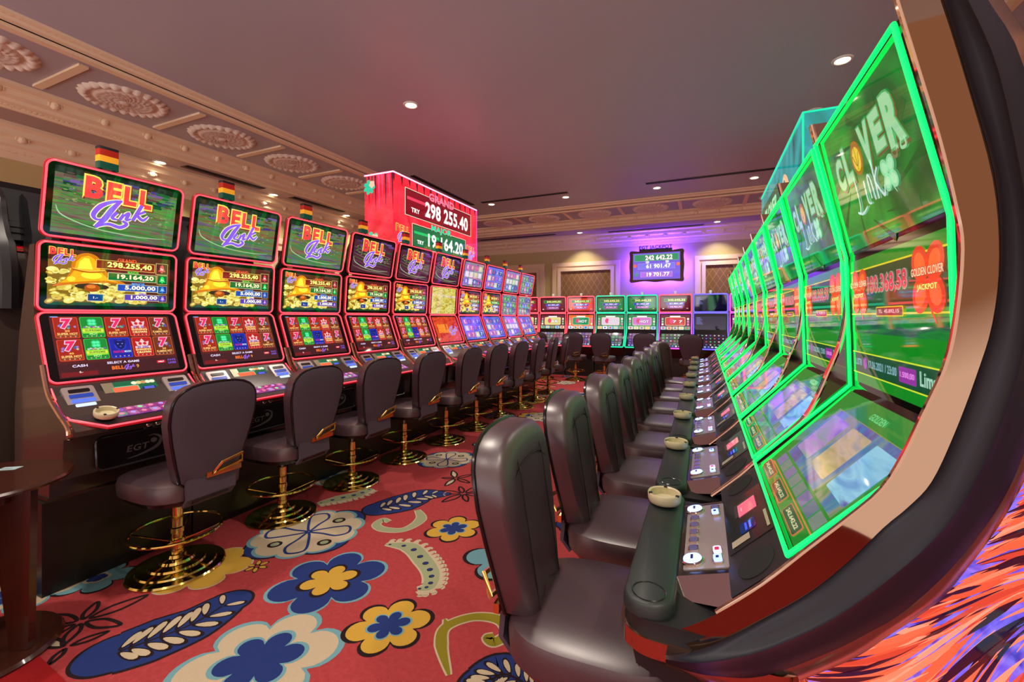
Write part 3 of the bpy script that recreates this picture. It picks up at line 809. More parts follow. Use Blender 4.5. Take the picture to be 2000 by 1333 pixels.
    while tries < 900:
        tries += 1
        x, y = XL+.4+rnd.random()*(XR-XL-.8), YF+.3+rnd.random()*(YB-YF-1)
        if min(math.hypot(x-a, y-c) for a, c in done) < .60: continue
        done.append((x, y))
        k = rnd.randrange(9)
        if k < 6: kinds[k](x, y, .17+rnd.random()*.08, rnd.random()*3)
        elif k == 6:
            t = rnd.random()*6; leaf([(x+q*math.cos(t+o), y+q*math.sin(t+o)) for q, o in ((-.22, 0), (-.07, .4), (.08, .4), (.24, 0))], [.12, .18, .16, .05])
        elif k == 7: line_flower(x, y, .2, rnd.random()*3, CR)
        else:
            t = rnd.random()*6; comb([(x+q*math.cos(t+o), y+q*math.sin(t+o)) for q, o in ((-.2, 0), (-.07, .5), (.08, .5), (.22, 0))], [.02, .10, .09, .03], SG)
    # plain crimson border carpet in the near left corner
    pg([floor_pt(-60, 1226), floor_pt(0, 1243), floor_pt(62, 1270), floor_pt(135, 1340), (floor_pt(135, 1340)[0], YF), (XL, YF), (XL, floor_pt(-60, 1226)[1])], PLN, 9)
    me = b.mesh('floor', smooth=0)
    return me
tag(obj('floor', carpet()), 'coral red carpet with blue, yellow and cream flowers over the whole floor', 'floor', None, 'structure')

def fabric():
    m = mat('tan_lattice_fabric', (140, 96, 60), .6)
    nt = m.node_tree; b = nt.nodes['Principled BSDF']
    tc = nt.nodes.new('ShaderNodeTexCoord'); sp = nt.nodes.new('ShaderNodeSeparateXYZ')
    nt.links.new(tc.outputs['Object'], sp.inputs[0])
    outs = []
    for op in ('ADD', 'SUBTRACT'):
        ad = nt.nodes.new('ShaderNodeMath'); ad.operation = 'ADD'
        nt.links.new(sp.outputs['X'], ad.inputs[0]); nt.links.new(sp.outputs['Y'], ad.inputs[1])
        a = nt.nodes.new('ShaderNodeMath'); a.operation = op
        nt.links.new(ad.outputs[0], a.inputs[0])
        mz = nt.nodes.new('ShaderNodeMath'); mz.operation = 'MULTIPLY'; mz.inputs[1].default_value = .62
        nt.links.new(sp.outputs['Z'], mz.inputs[0]); nt.links.new(mz.outputs[0], a.inputs[1])
        p = nt.nodes.new('ShaderNodeMath'); p.operation = 'PINGPONG'; p.inputs[1].default_value = .075
        nt.links.new(a.outputs[0], p.inputs[0])
        l = nt.nodes.new('ShaderNodeMath'); l.operation = 'LESS_THAN'; l.inputs[1].default_value = .006
        nt.links.new(p.outputs[0], l.inputs[0]); outs.append(l)
    mx = nt.nodes.new('ShaderNodeMath'); mx.operation = 'MAXIMUM'
    nt.links.new(outs[0].outputs[0], mx.inputs[0]); nt.links.new(outs[1].outputs[0], mx.inputs[1])
    mi = nt.nodes.new('ShaderNodeMix'); mi.data_type = 'RGBA'
    mi.inputs[6].default_value = (*lin((138, 98, 62)), 1); mi.inputs[7].default_value = (*lin((178, 138, 92)), 1)
    nt.links.new(mx.outputs[0], mi.inputs[0]); nt.links.new(mi.outputs[2], b.inputs['Base Color'])
    return m
FABRIC = fabric()
def wall_back():
    b = MB(); b.box(XL-.15, XR+.15, YB, YB+.15, 0, ZL+.3, WALLP)
    return b
struct('wall_back', wall_back(), 'peach back wall behind the short row of machines', 'wall')
struct('wall_left', MB().box(XL-.15, XL, YF, YB, 0, ZL+.3, WALLP), 'peach left wall behind the long row of machines', 'wall')
struct('wall_right', MB().box(XR, XR+.15, YF, YB, 0, ZL+.3, WALLP), 'peach right wall', 'wall')
# framed fabric panels
def wall_panel(w, z0, z1):
    b = MB(); fw = .10
    for k, (o, t, d) in enumerate(((0, .10, .035), (.10, .05, .015), (.15, .08, .045))):
        for (x0, x1, a, c) in ((-w/2+o, w/2-o, z1-o-t, z1-o), (-w/2+o, w/2-o, z0+o, z0+o+t), (-w/2+o, -w/2+o+t, z0+o+t, z1-o-t), (w/2-o-t, w/2-o, z0+o+t, z1-o-t)):
            b.box(x0, x1, -d, 0, a, c, MOULD)
    b.box(-w/2+.2, w/2-.2, -.012, 0, z0+.2, z1-.2, FABRIC)
    return b
pm = wall_panel(1.79, .35, 2.85).mesh('trim_panel')
n = 0
for cx in (-4.855, -2.845, .70, 2.71):
    n += 1
    o = obj('trim_%d' % n, pm, None, (cx, YB-.001, 0)); tag(o, 'cream framed panel of tan lattice fabric, number %s from the left on the back wall' % ('one', 'two', 'three', 'four')[n-1], 'wall panel', None, 'structure')
for cy in (9.3, 6.2, 4.1, 2.0, -.1):
    n += 1
    o = obj('trim_%d' % n, pm, None, (XL+.001, cy, 0), (0, 0, R(90))); tag(o, 'cream framed panel of tan lattice fabric on the left wall', 'wall panel', None, 'structure')
n += 1
struct('trim_%d' % n, MB().box(XL, XL+.14, 7.25, 7.75, 0, ZL-.34, WALLP), 'peach pilaster on the left wall', 'pilaster')
# ceilings
struct('ceiling', MB().box(XM, XM2, YF, YM, ZM, ZM+.1, CEIL), 'smooth mauve main ceiling', 'ceiling')
b = MB()
b.box(XL, XM, YF, YB, ZM+.0, ZM+.1, CEILL); b.box(XM, XR, YM, YB, ZM, ZM+.1, CEILL); b.box(XM2, XR, YF, YM, ZM, ZM+.1, CEILL)
# low ceiling strips and ornament band soffits
b.box(XL, -6.45, YF, YB, ZL, ZM, CEILL); b.box(-6.45, XR, 10.25, YB, ZL, ZM, CEILL)
b.box(-6.45, XM, YF, YM, ZB, ZM, BANDM); b.box(-6.45, XR, YM, 10.25, ZB, ZM, BANDM); b.box(XM2, 3.5, YF, YM, ZB, ZM, BANDM)
b.box(3.5, XR, YF, 10.25, ZL, ZM, CEILL)
struct('ceiling_border', b, 'stepped ceiling border with a lower rose brown strip along the walls', 'ceiling')
# mouldings: profile extruded along a line
def mould_run(prof, p0, p1, inward, name, label, orn=None):
    """prof: (distance inward from the line, z) points; inward: unit vector (2D)"""
    b = MB()
    rings = []
    for p in (p0, p1):
        rings.append([(p[0]+inward[0]*q[0], p[1]+inward[1]*q[0], q[1]) for q in prof])
    b.loft(rings, MOULD)
    if orn:
        L = math.hypot(p1[0]-p0[0], p1[1]-p0[1]); t = ((p1[0]-p0[0])/L, (p1[1]-p0[1])/L)
        st, fn = orn
        s = st/2
        while s < L:
            fn(b, lambda a, d, z: (p0[0]+t[0]*(s+a)+inward[0]*d, p0[1]+t[1]*(s+a)+inward[1]*d, z))
            s += st
    return struct(name, b, label, 'moulding')
def blk(b, P, a0, a1, d0, d1, z0, z1, m=None):
    vs = [P(a, d, z) for z in (z0, z1) for d in (d0, d1) for a in (a0, a1)]
    b.add(vs, [(0, 2, 3, 1), (4, 5, 7, 6), (0, 1, 5, 4), (2, 6, 7, 3), (0, 4, 6, 2), (1, 3, 7, 5)], m or MOULD)
def crown(z, w, h, dirn=1):
    """stepped crown profile hanging from height z"""
    P = [(0, z+.02)]
    st = [(.06, 0), (.06, .2), (.12, .24), (.16, .36), (.38, .42), (.42, .60), (.70, .68), (.74, .84), (1.0, .9), (1.0, 1.0)]
    P = [(w*(1-q[0]), z-h*(1-q[1])) for q in st]
    return [(-.01, z+.02)]+[(-.01, z-h)]+[(w*q[0], z-h*(1-q[1])) for q in st]+[(w, z+.02)]
def scallops(b, P, st=.42, d=.0, z=0):
    # a raised fillet that drops to a round boss at each step
    blk(b, P, -st*.40, st*.40, d, d+.028, z+.0, z+.020)
    blk(b, P, -st*.40, -st*.37, d, d+.018, z-.035, z+.0); blk(b, P, st*.37, st*.40, d, d+.018, z-.035, z+.0)
    rings = []
    for k in range(3):
        rr = (.044, .038, .016)[k]
        rings.append([P(st*.5+rr*math.cos(2*PI*i/10), d+(.0, .022, .036)[k], z-.02+rr*math.sin(2*PI*i/10)) for i in range(10)])
    b.loft(rings, MOULD)
def dent(b, P, d=.0, z=0): blk(b, P, -.012, .012, d, d+.03, z-.03, z)
n = 20
# main ceiling edge (left, back, right), band to low ceiling, wall cornices
def run(*a, **k):
    global n
    n += 1
    return mould_run(a[0], a[1], a[2], a[3], 'trim_%d' % n, a[4], k.get('orn'))
inner = [(-.12, ZM+.01), (-.12, ZB-.012), (-.06, ZB-.012), (-.06, ZB-.03), (.0, ZB-.03), (.0, ZB+.01), (.04, ZB+.02), (.05, ZM-.03), (.09, ZM-.02), (.10, ZM+.01)]
run(inner, (XM, YF), (XM, YM+.12), (1, 0), 'cream stepped moulding along the left edge of the main ceiling', orn=(.05, lambda b, P: blk(b, P, -.014, .014, .05, .068, ZM-.03, ZM-.005)))
run(inner, (XM-.12, YM), (XM2+.12, YM), (0, -1), 'cream stepped moulding along the far edge of the main ceiling', orn=(.05, lambda b, P: blk(b, P, -.014, .014, .05, .068, ZM-.03, ZM-.005)))
run(inner, (XM2, YF), (XM2, YM+.12), (-1, 0), 'cream stepped moulding along the right edge of the main ceiling')
outer = [(0, ZB+.01), (.0, ZL-.03), (.03, ZL-.03), (.04, ZL), (.10, ZL+.02), (.11, ZL+.05), (.17, ZL+.07), (.18, ZB-.05), (.26, ZB-.03), (.27, ZB+.01)]
run(outer, (-6.45, YF), (-6.45, 10.3), (1, 0), 'cream moulding with bosses between the band and the low left ceiling', orn=(.42, lambda b, P: (scallops(b, P, .42, .165, ZB-.055), [blk(b, P, -.21+.042*q+.006, -.21+.042*q+.030, .025, .052, ZL-.012, ZL+.012) for q in range(10)])))
run(outer, (-6.45, 10.25), (XR, 10.25), (0, -1), 'cream moulding with bosses between the band and the low far ceiling', orn=(.42, lambda b, P: (scallops(b, P, .42, .165, ZB-.055), [blk(b, P, -.21+.042*q+.006, -.21+.042*q+.030, .025, .052, ZL-.012, ZL+.012) for q in range(10)])))
run(outer, (3.5, YF), (3.5, 10.25), (-1, 0), 'cream moulding between the band and the low right ceiling')
corn = crown(ZL, .22, .36)
run(corn, (XL, YF), (XL, YB), (1, 0), 'cream cornice with bosses along the left wall', orn=(.42, lambda b, P: (scallops(b, P, .42, .115, ZL-.12), [blk(b, P, -.21+.06*q+.008, -.21+.06*q+.044, .008, .030, ZL-.285, ZL-.245) for q in range(7)])))
run(corn, (XL, YB), (XR, YB), (0, -1), 'cream cornice with bosses along the back wall', orn=(.42, lambda b, P: (scallops(b, P, .42, .115, ZL-.12), [blk(b, P, -.21+.06*q+.008, -.21+.06*q+.044, .008, .030, ZL-.285, ZL-.245) for q in range(7)])))
# dividers and rosettes of the ornament band
def rosette():
    b = MB(); NR, NT = 26, 96; R0 = .375
    rings = []
    for j in range(NR+1):
        r = R0*j/NR; ring = []
        for i in range(NT):
            t = 2*PI*i/NT
            u = r/R0
            if u > .74:   # outer petals
                e = (u-.74)/.26
                lobe = abs(math.sin(12*t))
                h = .045*math.sin(PI*min(1, e*.9+.1))*(.35+.65*lobe)
                rr = r*(1-.06*(1-lobe)*e)
            elif u > .66: h = .008; rr = r
            else:
                ph = 12*t+u*14
                h = .018+.020*abs(math.sin(ph/1+u*3))*(.4+.6*abs(math.sin(u*24)))
                rr = r
            if u < .08: h = .045
            ring.append((rr*math.cos(t), rr*math.sin(t), -h if j < NR else 0))
        rings.append(ring)
    b.loft(rings, ROSEP, True, False)
    return b
rm = rosette().mesh('ceiling_rosette', smooth=80)
dv = MB().box(-.45, .45, -.035, .035, -.022, 0, MOULD).mesh('divider')
k = 0
words_ = ['first', 'second', 'third', 'fourth', 'fifth', 'sixth', 'seventh', 'eighth', 'ninth', 'tenth', 'eleventh', 'twelfth']
ys = [2.577+1.03*i for i in range(-2, 7)]
for i, y in enumerate(ys):
    if i >= 1:
        o = obj('ceiling_rosette', rm, None, (-5.64, y, ZB)); tag(o, 'round petalled plaster rosette on the left ceiling band, %s from the camera' % words_[i-1], 'rosette', 'rosettes on the ceiling bands')
    o = obj('trim_%d' % (40+i), dv, None, (-5.64, y+.515, ZB)); tag(o, 'short cream bar across the left ceiling band', 'ceiling bar', None, 'structure')
for i in range(7):
    x = -3.42+1.19*i-1.19
    o = obj('ceiling_rosette', rm, None, (x, 9.62, ZB)); tag(o, 'round petalled plaster rosette on the far ceiling band, %s from its left end' % words_[i], 'rosette', 'rosettes on the ceiling bands')
    o = obj('trim_%d' % (60+i), dv, None, (x+.595, 9.62, ZB), (0, 0, R(90))); tag(o, 'short cream bar across the far ceiling band', 'ceiling bar', None, 'structure')
for i in range(4):
    o = obj('ceiling_rosette', rm, None, (2.75, 2.6+1.03*i, ZB)); tag(o, 'round petalled plaster rosette on the right ceiling band, %s from the camera' % words_[i], 'rosette', 'rosettes on the ceiling bands')
# ceiling vents
def vent(L, W=.09):
    b = MB()
    b.box(-L/2, L/2, -W/2, W/2, -.006, 0, VENTM)
    s = MB()
    for k in range(4): s.box(-L/2+.01, L/2-.01, -W/2+.012+k*.02, -W/2+.018+k*.02, -.012, -.006, BLACKM)
    return b, s
for (x, y, z, L, rz, lab) in ((-4.48, 7.05, ZM, 2.1, 90, 'dark slot air vent in the main ceiling right of the red jackpot sign'), (-3.3, 8.0, ZM, 1.85, 0, 'dark slot air vent by the far downlights, left one'),
                              (0.05, 8.05, ZM, 2.0, 0, 'dark slot air vent by the far downlights, right one'), (-6.72, 4.35, ZL, 1.2, 90, 'dark slot air vent in the low left ceiling, nearer one'),
                              (-6.72, 6.1, ZL, 1.2, 90, 'dark slot air vent in the low left ceiling, farther one'), (-4.6, 10.72, ZL, 2.2, 0, 'dark slot air vent in the low far ceiling, left one'),
                              (-1.1, 10.95, ZL, 2.2, 0, 'dark slot air vent in the low far ceiling, above the violet sign')):
    t = thing('ceiling_vent', lab, 'vent', (x, y, z), R(rz), 'slot air vents')
    p, s = vent(L, .16 if L < 1.5 else .09); obj('frame', p, t); obj('slat', s, t)
# downlights
ring_m = MB().lathe([(.058, 0), (.085, 0), (.085, -.006), (.078, -.012), (.064, -.012), (.056, -.002)], mat('white_lamp_trim', (236, 226, 214), .4), 28, cap=False).mesh('trim_ring')
lens_m = MB().lathe([(.0001, -.006), (.058, -.006)], mat('warm_lamp_glass', (255, 240, 220), .4, emis=(255, 236, 200), es=9), 24, cap=False).mesh('lamp_glass')
LIGHT = bpy.data.lights.new('downlight_lamp', 'AREA')
LIGHT.shape = 'DISK'; LIGHT.size = .11; LIGHT.energy = LAMP_W; LIGHT.color = (1.0, .87, .74); LIGHT.spread = R(135)
LIGHT2 = LIGHT.copy(); LIGHT2.energy = LAMP_W*.5; LIGHT2.spread = R(100)
def downlight(x, y, z, lab):
    t = thing('ceiling_downlight', lab, 'ceiling light', (x, y, z), 0, 'recessed downlights')
    obj('trim_ring', ring_m, t); obj('lamp_glass', lens_m, t)
    l = bpy.data.objects.new('lamp', LIGHT if z > 3.7 else LIGHT2); link(l, t, (0, 0, -.02))
for x, y, z, lab in ((-3.0, 4.0, ZM, 'bright downlight in the main ceiling above the long red row'),
                     (1.17, 4.91, ZM, 'bright downlight beside the top of the nearest green machine'),
                     (1.165, 6.0, ZM, 'downlight just left of the top of the near green machine'),
                     (-4.09, 8.2, ZM, 'leftmost of the four downlights along the far ceiling edge'),
                     (-2.5, 8.3, ZM, 'second from the left of the four far downlights'),
                     (-.79, 8.38, ZM, 'third from the left of the four far downlights'),
                     (.783, 8.44, ZM, 'rightmost of the four downlights along the far ceiling edge'),
                     (-2.87, 10.75, ZL, 'small downlight left of the violet wall sign'), (.27, 10.75, ZL, 'small downlight right of the violet wall sign'),
                     (-6.86, 3.53, ZL, 'downlight in the low ceiling above the first red machine'), (-6.86, 5.26, ZL, 'downlight in the low ceiling above the third red machine'),
                     (-6.86, 6.95, ZL, 'farthest downlight in the low left ceiling, by the red sign'),
                     (-3.0, .6, ZM, 'added fill downlight outside the picture on the left'), (-1.0, 1.6, ZM, 'added fill downlight outside the picture above the aisle'), (-1.0, -1.6, ZM, 'added fill downlight behind the camera'),  # unseen extra downlights, added to even out the room's light
                     (1.2, .2, ZM, 'added fill downlight outside the picture above the green row'), (1.0, -1.4, ZM, 'added fill downlight behind the camera on the right'), (-3.2, -1.8, ZM, 'added fill downlight behind the camera on the left'), (-6.86, 1.0, ZL, 'added unseen fill downlight in the low ceiling at the near left')):  # right rear one added to brighten the carpet mirrored in the chrome
    downlight(x, y, z, lab)
#PART2
# ------------------------------------------------------------------ left row machines (three stacked screens)
ORD = ['nearest', 'second', 'third', 'fourth', 'fifth', 'sixth', 'seventh', 'eighth', 'ninth', 'farthest']
LBODY = [(.29, .49), (.285, .588), (.165, .60), (.145, .80), (.035, .825), (.03, .850), (.29, 1.035), (.45, 1.40), (.445, 1.78), (.50, 1.78), (.62, 1.3), (.67, .9), (.67, .49)]
GREYINK = mat('grey_badge_ink', (120, 116, 122), .3, metal=.6)
def left_machine(x, y, rz, label, top, mid, low, led, group='slot machines of the long red row', name='slot_machine'):
    t = thing(name, label, 'slot machine', (x, y, 0), rz, group)
    obj('plinth', cached('lplinth', lambda: MB().box(-.345, .345, .30, .67, 0, .47, PLINTH).box(-.33, .33, .29, .66, .47, .49, BLACK)), t)
    obj('cabinet', cached('lbody', lambda: MB().prism(LBODY, -.322, .322, 'x', BODY)), t)
    def spine():
        b = MB()
        b.prism([(.47, 1.5), (.44, 1.9), (.44, 2.08), (.39, 2.12), (.43, 2.15), (.50, 2.1), (.56, 1.9), (.57, 1.6)], -.09, .09, 'x', BLACKM)
        b.prism([(.425, 1.86), (.365, 2.16), (.40, 2.17), (.46, 1.86)], -.27, .27, 'x', BLACKM)
        for sx in (-1, 1):
            b.tube(smooth_pts([(sx*.20, .40, 2.15), (sx*.20, .47, 2.08), (sx*.20, .50, 1.95), (sx*.20, .56, 1.82), (sx*.20, .60, 1.66), (sx*.20, .60, 1.45)], 4), [.035]*12+[.045]*9, BLACKM, 8)
        for i in range(7): b.box(-.2, .2, .452-i*.010, .458-i*.010, 1.90+i*.035, 1.905+i*.035, BLACK)
        return b
    obj('display_arm', cached('lspine', spine), t)
    # door with the badge
    def door():
        b = MB()
        b.prism(rrect(.40, .17, .03, 5), -.02, 0, 'z', BLACK)
        b.tube([(p[0], p[1], .001) for p in rrect(.40, .17, .03, 5)], .007, BLACK, 6, True)
        return b
    d = obj('door', cached('ldoor', door), t, (.0, .140, .692), (R(85), 0, 0))
    def badge():
        a = Art()
        a.text('EGT', -.02, -.005, .10, .034, GREYINK, 1, bold=.02, shear=.2)
        a.stroke([(-.07, -.055), (0, -.045), (.07, -.02), (.09, .02), (.06, .045), (.03, .042)], [.002, .01, .018, .014, .008, .002], GREYINK, 1)
        a.ell(.055, .015, .016, .014, GREYINK, 1)
        return a.mesh('badge')
    obj('badge', cached('lbadge', badge), d, (0, 0, .003))
    def lock():
        b = MB(); b.lathe([(.014, 0), (.014, .01), (.009, .014), (.0, .014)], CHROME, 16); b.box(-.002, .002, -.006, .006, .014, .016, BLACK); return b
    obj('lock', cached('lock', lock), t, (.03, .142, .80), (R(90), 0, 0))
    obj('lock', cached('lock', lock), t, (.075, .142, .80), (R(90), 0, 0))
    # deck
    rows = [(0, .866, .21), (.05, .886, .262), (.10, .905, .312), (.17, .932, .318), (.29, 1.045, .318)]
    def deck():
        b = MB(); rings = []
        for yy, z, hw in rows: rings.append([(-hw, yy, z), (hw, yy, z), (hw, yy+.012, z-.035), (-hw, yy+.012, z-.035)])
        b.loft(rings, BLACKM); return b
    dk = obj('console', cached('ldeck', deck), t)
    def dled():
        b = MB()
        P = [(-.318, .285, 1.04), (-.322, .17, .930), (-.316, .10, .902), (-.212, -.004, .858), (.212, -.004, .858), (.316, .10, .902), (.322, .17, .930), (.318, .285, 1.04)]
        b.tube(P, .005, led, 8); b.tube([(q[0]*1.004, q[1]+.004, q[2]-.007) for q in P], .0085, HALO, 8); return b
    obj('light_strip', cached('ldled'+led.name, dled), dk)
    def dtrim():
        b = MB()
        b.tube(smooth_pts([(.0, .31, 1.16), (0, .25, 1.02), (0, .15, .935), (0, .06, .875), (0, .045, .835), (0, .055, .82)], 5), .012, CHROMEW, 8)
        return b
    for s in (-1, 1): obj('chrome_trim', cached('ltrim', dtrim), dk, (s*.338, 0, 0))
    a9 = math.atan2(.066, .17); a50 = math.atan2(.113, .12)
    obj('touch_screen', ART['deck'], dk, (.0, .088, .9035), (a9, 0, 0))
    def accept():
        a = Art()
        a.rect(-.125, -.07, .125, .07, em((12, 96, 60)), 0)
        a.rect(-.125, -.07, -.075, .07, mat('slot_side_metal', (150, 146, 120), .35, metal=.4), 1)
        a.rect(-.09, -.045, .035, .035, em((110, 190, 150)), 1)
        a.rect(-.085, -.04, .03, .03, em((244, 104, 66)), 2)
        a.ell(-.02, -.03, .03, .006, em((240, 130, 150)), 3)
        a.rr(.08, .0, .065, .035, .01, NAVY_, 2)
        for k in range(3): a.rect(.055, -.012+k*.010, .105, -.007+k*.010, em((100, 110, 255), 1.2), 3)
        for k in range(5): a.ell(.02+k*.022, .05, .014, .012, em(random.choice([(214, 190, 130), (206, 140, 90), (230, 226, 190)])), 2, 10)
        a.rect(.04, -.055, .12, -.035, em((20, 190, 80)), 2)
        return a.mesh('bill_acceptor')
    obj('bill_acceptor', cached('laccept', accept), dk, (.0, .228, .9905), (a50, 0, 0))
    def wing():
        b = MB()
        b.prism(rrect(.13, .15, .012, 4), 0, .010, 'z', SILVER)
        b.prism(rrect(.085, .022, .006, 4, 0, .045), .010, .013, 'z', BLACK)
        b.prism(rrect(.095, .022, .004, 4, 0, .01), .010, .014, 'z', mat('blue_lit_pad', (10, 20, 60), .2, emis=(40, 70, 170), es=.8))
        b.prism(rrect(.095, .022, .004, 4, 0, -.022), .010, .014, 'z', em((90, 120, 235)))
        b.prism(rrect(.08, .018, .004, 4, 0, -.054), .010, .016, 'z', em((190, 210, 255), 1.3))
        return b
    for s in (-1, 1): obj('button_wing', cached('lwing', wing), dk, (s*.225, .222, .981), (a50, 0, 0))
    # three displays
    panel(t, 'display', (.297, 1.062), (.435, 1.425), .640, led, low, r=.035)
    panel(t, 'display', (.435, 1.437), (.410, 1.795), .636, led, mid, r=.03)
    panel(t, 'display', (.400, 1.825), (.330, 2.208), .632, led, top, r=.035)
    def candle():
        b = MB()
        for s in (-1, 1): b.box(s*.03-.006, s*.03+.006, -.006, .006, -.38, 0, BLACKM)
        for z0, z1, m in ((0, .04, mat('green_lens', (10, 70, 54), .25, emis=(10, 70, 54), es=.4)), (.04, .075, mat('yellow_lens', (220, 150, 30), .25, emis=(226, 150, 40), es=.5)), (.075, .112, mat('red_lens', (150, 30, 20), .25, emis=(150, 26, 16), es=.5)), (.112, .128, BLACKM)):
            b.prism(rrect(.095, .05, .008, 3), z0, z1, 'z', m)
        return b
    if rz > 0: obj('signal_light', cached('candle', candle), t, (0, .50, 2.265))
    return t
ART = {}
ART['deck'] = art_button_deck().mesh('touch_screen')
tb = [emn('top_streaks', [(14, 70, 26), (96, 90, 70), (50, 130, 50), (110, 60, 70), (20, 100, 44), (120, 90, 140)], 6, (.5, 8, 1), 0, s=1.15), emn('top_streaks_b', [(84, 50, 60), (120, 76, 56), (70, 116, 60), (96, 70, 110), (70, 40, 60)], 5, (.6, 6, 1), 0), emn('top_streaks_c', [(60, 20, 30), (76, 34, 50), (50, 30, 60)], 4, (.8, 3, 1), 0)]
ART['topA'] = art_bell_top(tb[0]).mesh('screen_picture'); ART['topB'] = art_bell_top(tb[1]).mesh('screen_picture'); ART['topC'] = art_bell_top(tb[2]).mesh('screen_picture')
ART['mid'] = art_bell_mid().mesh('screen_picture'); ART['games'] = art_games().mesh('screen_picture')
for k in ('gold', 'reds', 'violet', 'mixed', 'greyg'): ART[k] = art_scene(k).mesh('screen_picture')
LX, LY0, LP = -2.71, 1.38, .70
cfg = [('topA', 'mid', 'games'), ('topB', 'mid', 'games'), ('topB', 'mid', 'games'), ('topC', 'mid', 'games'), ('topC', 'mid', 'games'), ('topC', 'gold', 'reds'), ('greyg', 'mid', 'violet'), ('violet', 'mid', 'violet'), ('greyg', 'mixed', 'greyg'), ('mixed', 'mixed', 'violet')]
desc = ['golden bells and game tiles', 'golden bells and game tiles', 'golden bells and game tiles', 'golden bells and game tiles', 'golden bells and game tiles', 'yellow and red screens', 'violet tiles on the lower screen', 'a violet top screen', 'grey-green pictures', 'mixed green and violet pictures']
for i in range(10):
    lab = 'red-edged slot machine with %s, %s in the long left row' % (desc[i], ORD[i])
    left_machine(LX, LY0+LP*i, R(90), lab, ART[cfg[i][0]], ART[cfg[i][1]], ART[cfg[i][2]], LEDR)
for i in range(2):
    left_machine(-4.20, 1.30+LP*i, R(-90), 'black-backed slot machine facing away behind the %s red machine' % ORD[i], ART['topC'], ART['mid'], ART['games'], LEDR, 'slot machines facing away behind the left row')

# ------------------------------------------------------------------ right row machines (curved, green light)
RX, RY0, RP = -.163, 1.255, .625
S = [(.311, .938), (.558, 1.204), (.548, 1.573), (.473, 1.92)]
FPX = [(1300, 1236), (1345, 1224), (1400, 1200), (1490, 1145), (1581, 1075), (1660, 1015), (1726, 959), (1770, 890), (1807, 812), (1850, 719), (1872, 625), (1884, 487), (1872, 405), (1839, 270), (1797, 131), (1760, 11), (1745, -40)]
CPX = [(1300, 1279), (1345, 1273), (1400, 1256), (1490, 1210), (1581, 1158), (1660, 1095), (1726, 1031), (1775, 990), (1820, 941), (1863, 850), (1906, 737), (1940, 625), (1953, 494), (1940, 337), (1887, 150), (1842, 0), (1828, -50)]
DPX = [(1300, 1296), (1345, 1312), (1400, 1322), (1490, 1322), (1620, 1275), (1700, 1235), (1762, 1198), (1840, 1130), (1907, 1053), (1960, 975), (2000, 886), (2040, 760), (2060, 620), (2056, 450), (2000, 131), (1930, 0), (1905, -50)]
EPX = [(1300, 1300), (1345, 1320), (1400, 1342), (1501, 1348), (1653, 1294), (1740, 1240), (1834, 1175), (1890, 1110), (1950, 1030), (2000, 942), (2035, 860), (2062, 760), (2085, 620), (2085, 440), (2030, 125), (1960, 0), (1935, -50)]
def loc_pts(P, Y):
    return [(in_plane_y(a, c, Y)[0]-RX, in_plane_y(a, c, Y)[1]) for a, c in P]
FIN = loc_pts([(1240, 1232)]+FPX, .945)
FINL = [p for p in FIN if p[1] > .80]
def curve_on(P, n): return [(q[0], q[1]) for q in smooth_pts([(a, b, 0) for a, b in P], n)]
PED = [(.18, 0), (.18, .60), (.24, .70), (.34, .78), (.46, .88), (.545, 1.0), (.60, 1.12), (.64, 1.25), (.80, 1.25), (.80, 0)]
def hair_art():
    """orange flowing strands over violet, on the side of the pedestal; x: local y, y: height"""
    a = Art(); rnd = random.Random(11)
    bg = emn('violet_side_art', [(50, 30, 130), (104, 84, 220), (130, 110, 235), (70, 50, 180), (30, 20, 70)], 9, (1, 1, 1), .3)
    a.poly(PED, bg, 0)
    def inside(x, z):
        j = False
        for i in range(len(PED)):
            (x1, y1), (x2, y2) = PED[i], PED[(i+1) % len(PED)]
            if (y1 > z) != (y2 > z) and x < (x2-x1)*(z-y1)/(y2-y1)+x1: j = not j
        return j
    cols = [(250, 104, 70), (232, 84, 54), (255, 130, 96), (214, 66, 46), (250, 150, 120), (240, 96, 62)]
    dark = [(60, 20, 44), (96, 30, 40), (40, 20, 60)]
    def ang(x, z): return R(208)+.50*math.sin(7*x+4*z)+.32*math.sin(13*z-5*x+1)
    def dense(x, z): return math.sin(9*x+2)*math.sin(11*z+1.2*x)+.55*math.sin(5*z+7*x) > -.85
    for i in range(1500):
        x, z = .22+rnd.random()*.565, .25+rnd.random()*.97
        if not inside(x, z) or (i % 9 and not dense(x, z)): continue
        P = [(x, z)]; ln = 6+rnd.randrange(14)
        for k in range(ln):
            t = ang(x, z)+.1*math.sin(i)
            x += .017*math.cos(t); z += .017*math.sin(t)
            if not (inside(x-.012, z+.012) and inside(x-.012, z-.012) and inside(x+.012, z)): break
            P.append((x, z))
        if len(P) < 4: continue
        dk = math.sin(13*P[0][0]+27*P[0][1]+.5*math.sin(9*P[0][0]))+.5*(rnd.random()-.5) > .62
        wv = (.004+rnd.random()*.008)*(.6 if i % 9 == 0 else 1)
        a.stroke(P, [.0008, wv, wv, .0008], em(rnd.choice(dark if dk else cols), .95 if not dk else .6), 2+i*.02, 2)
    return a
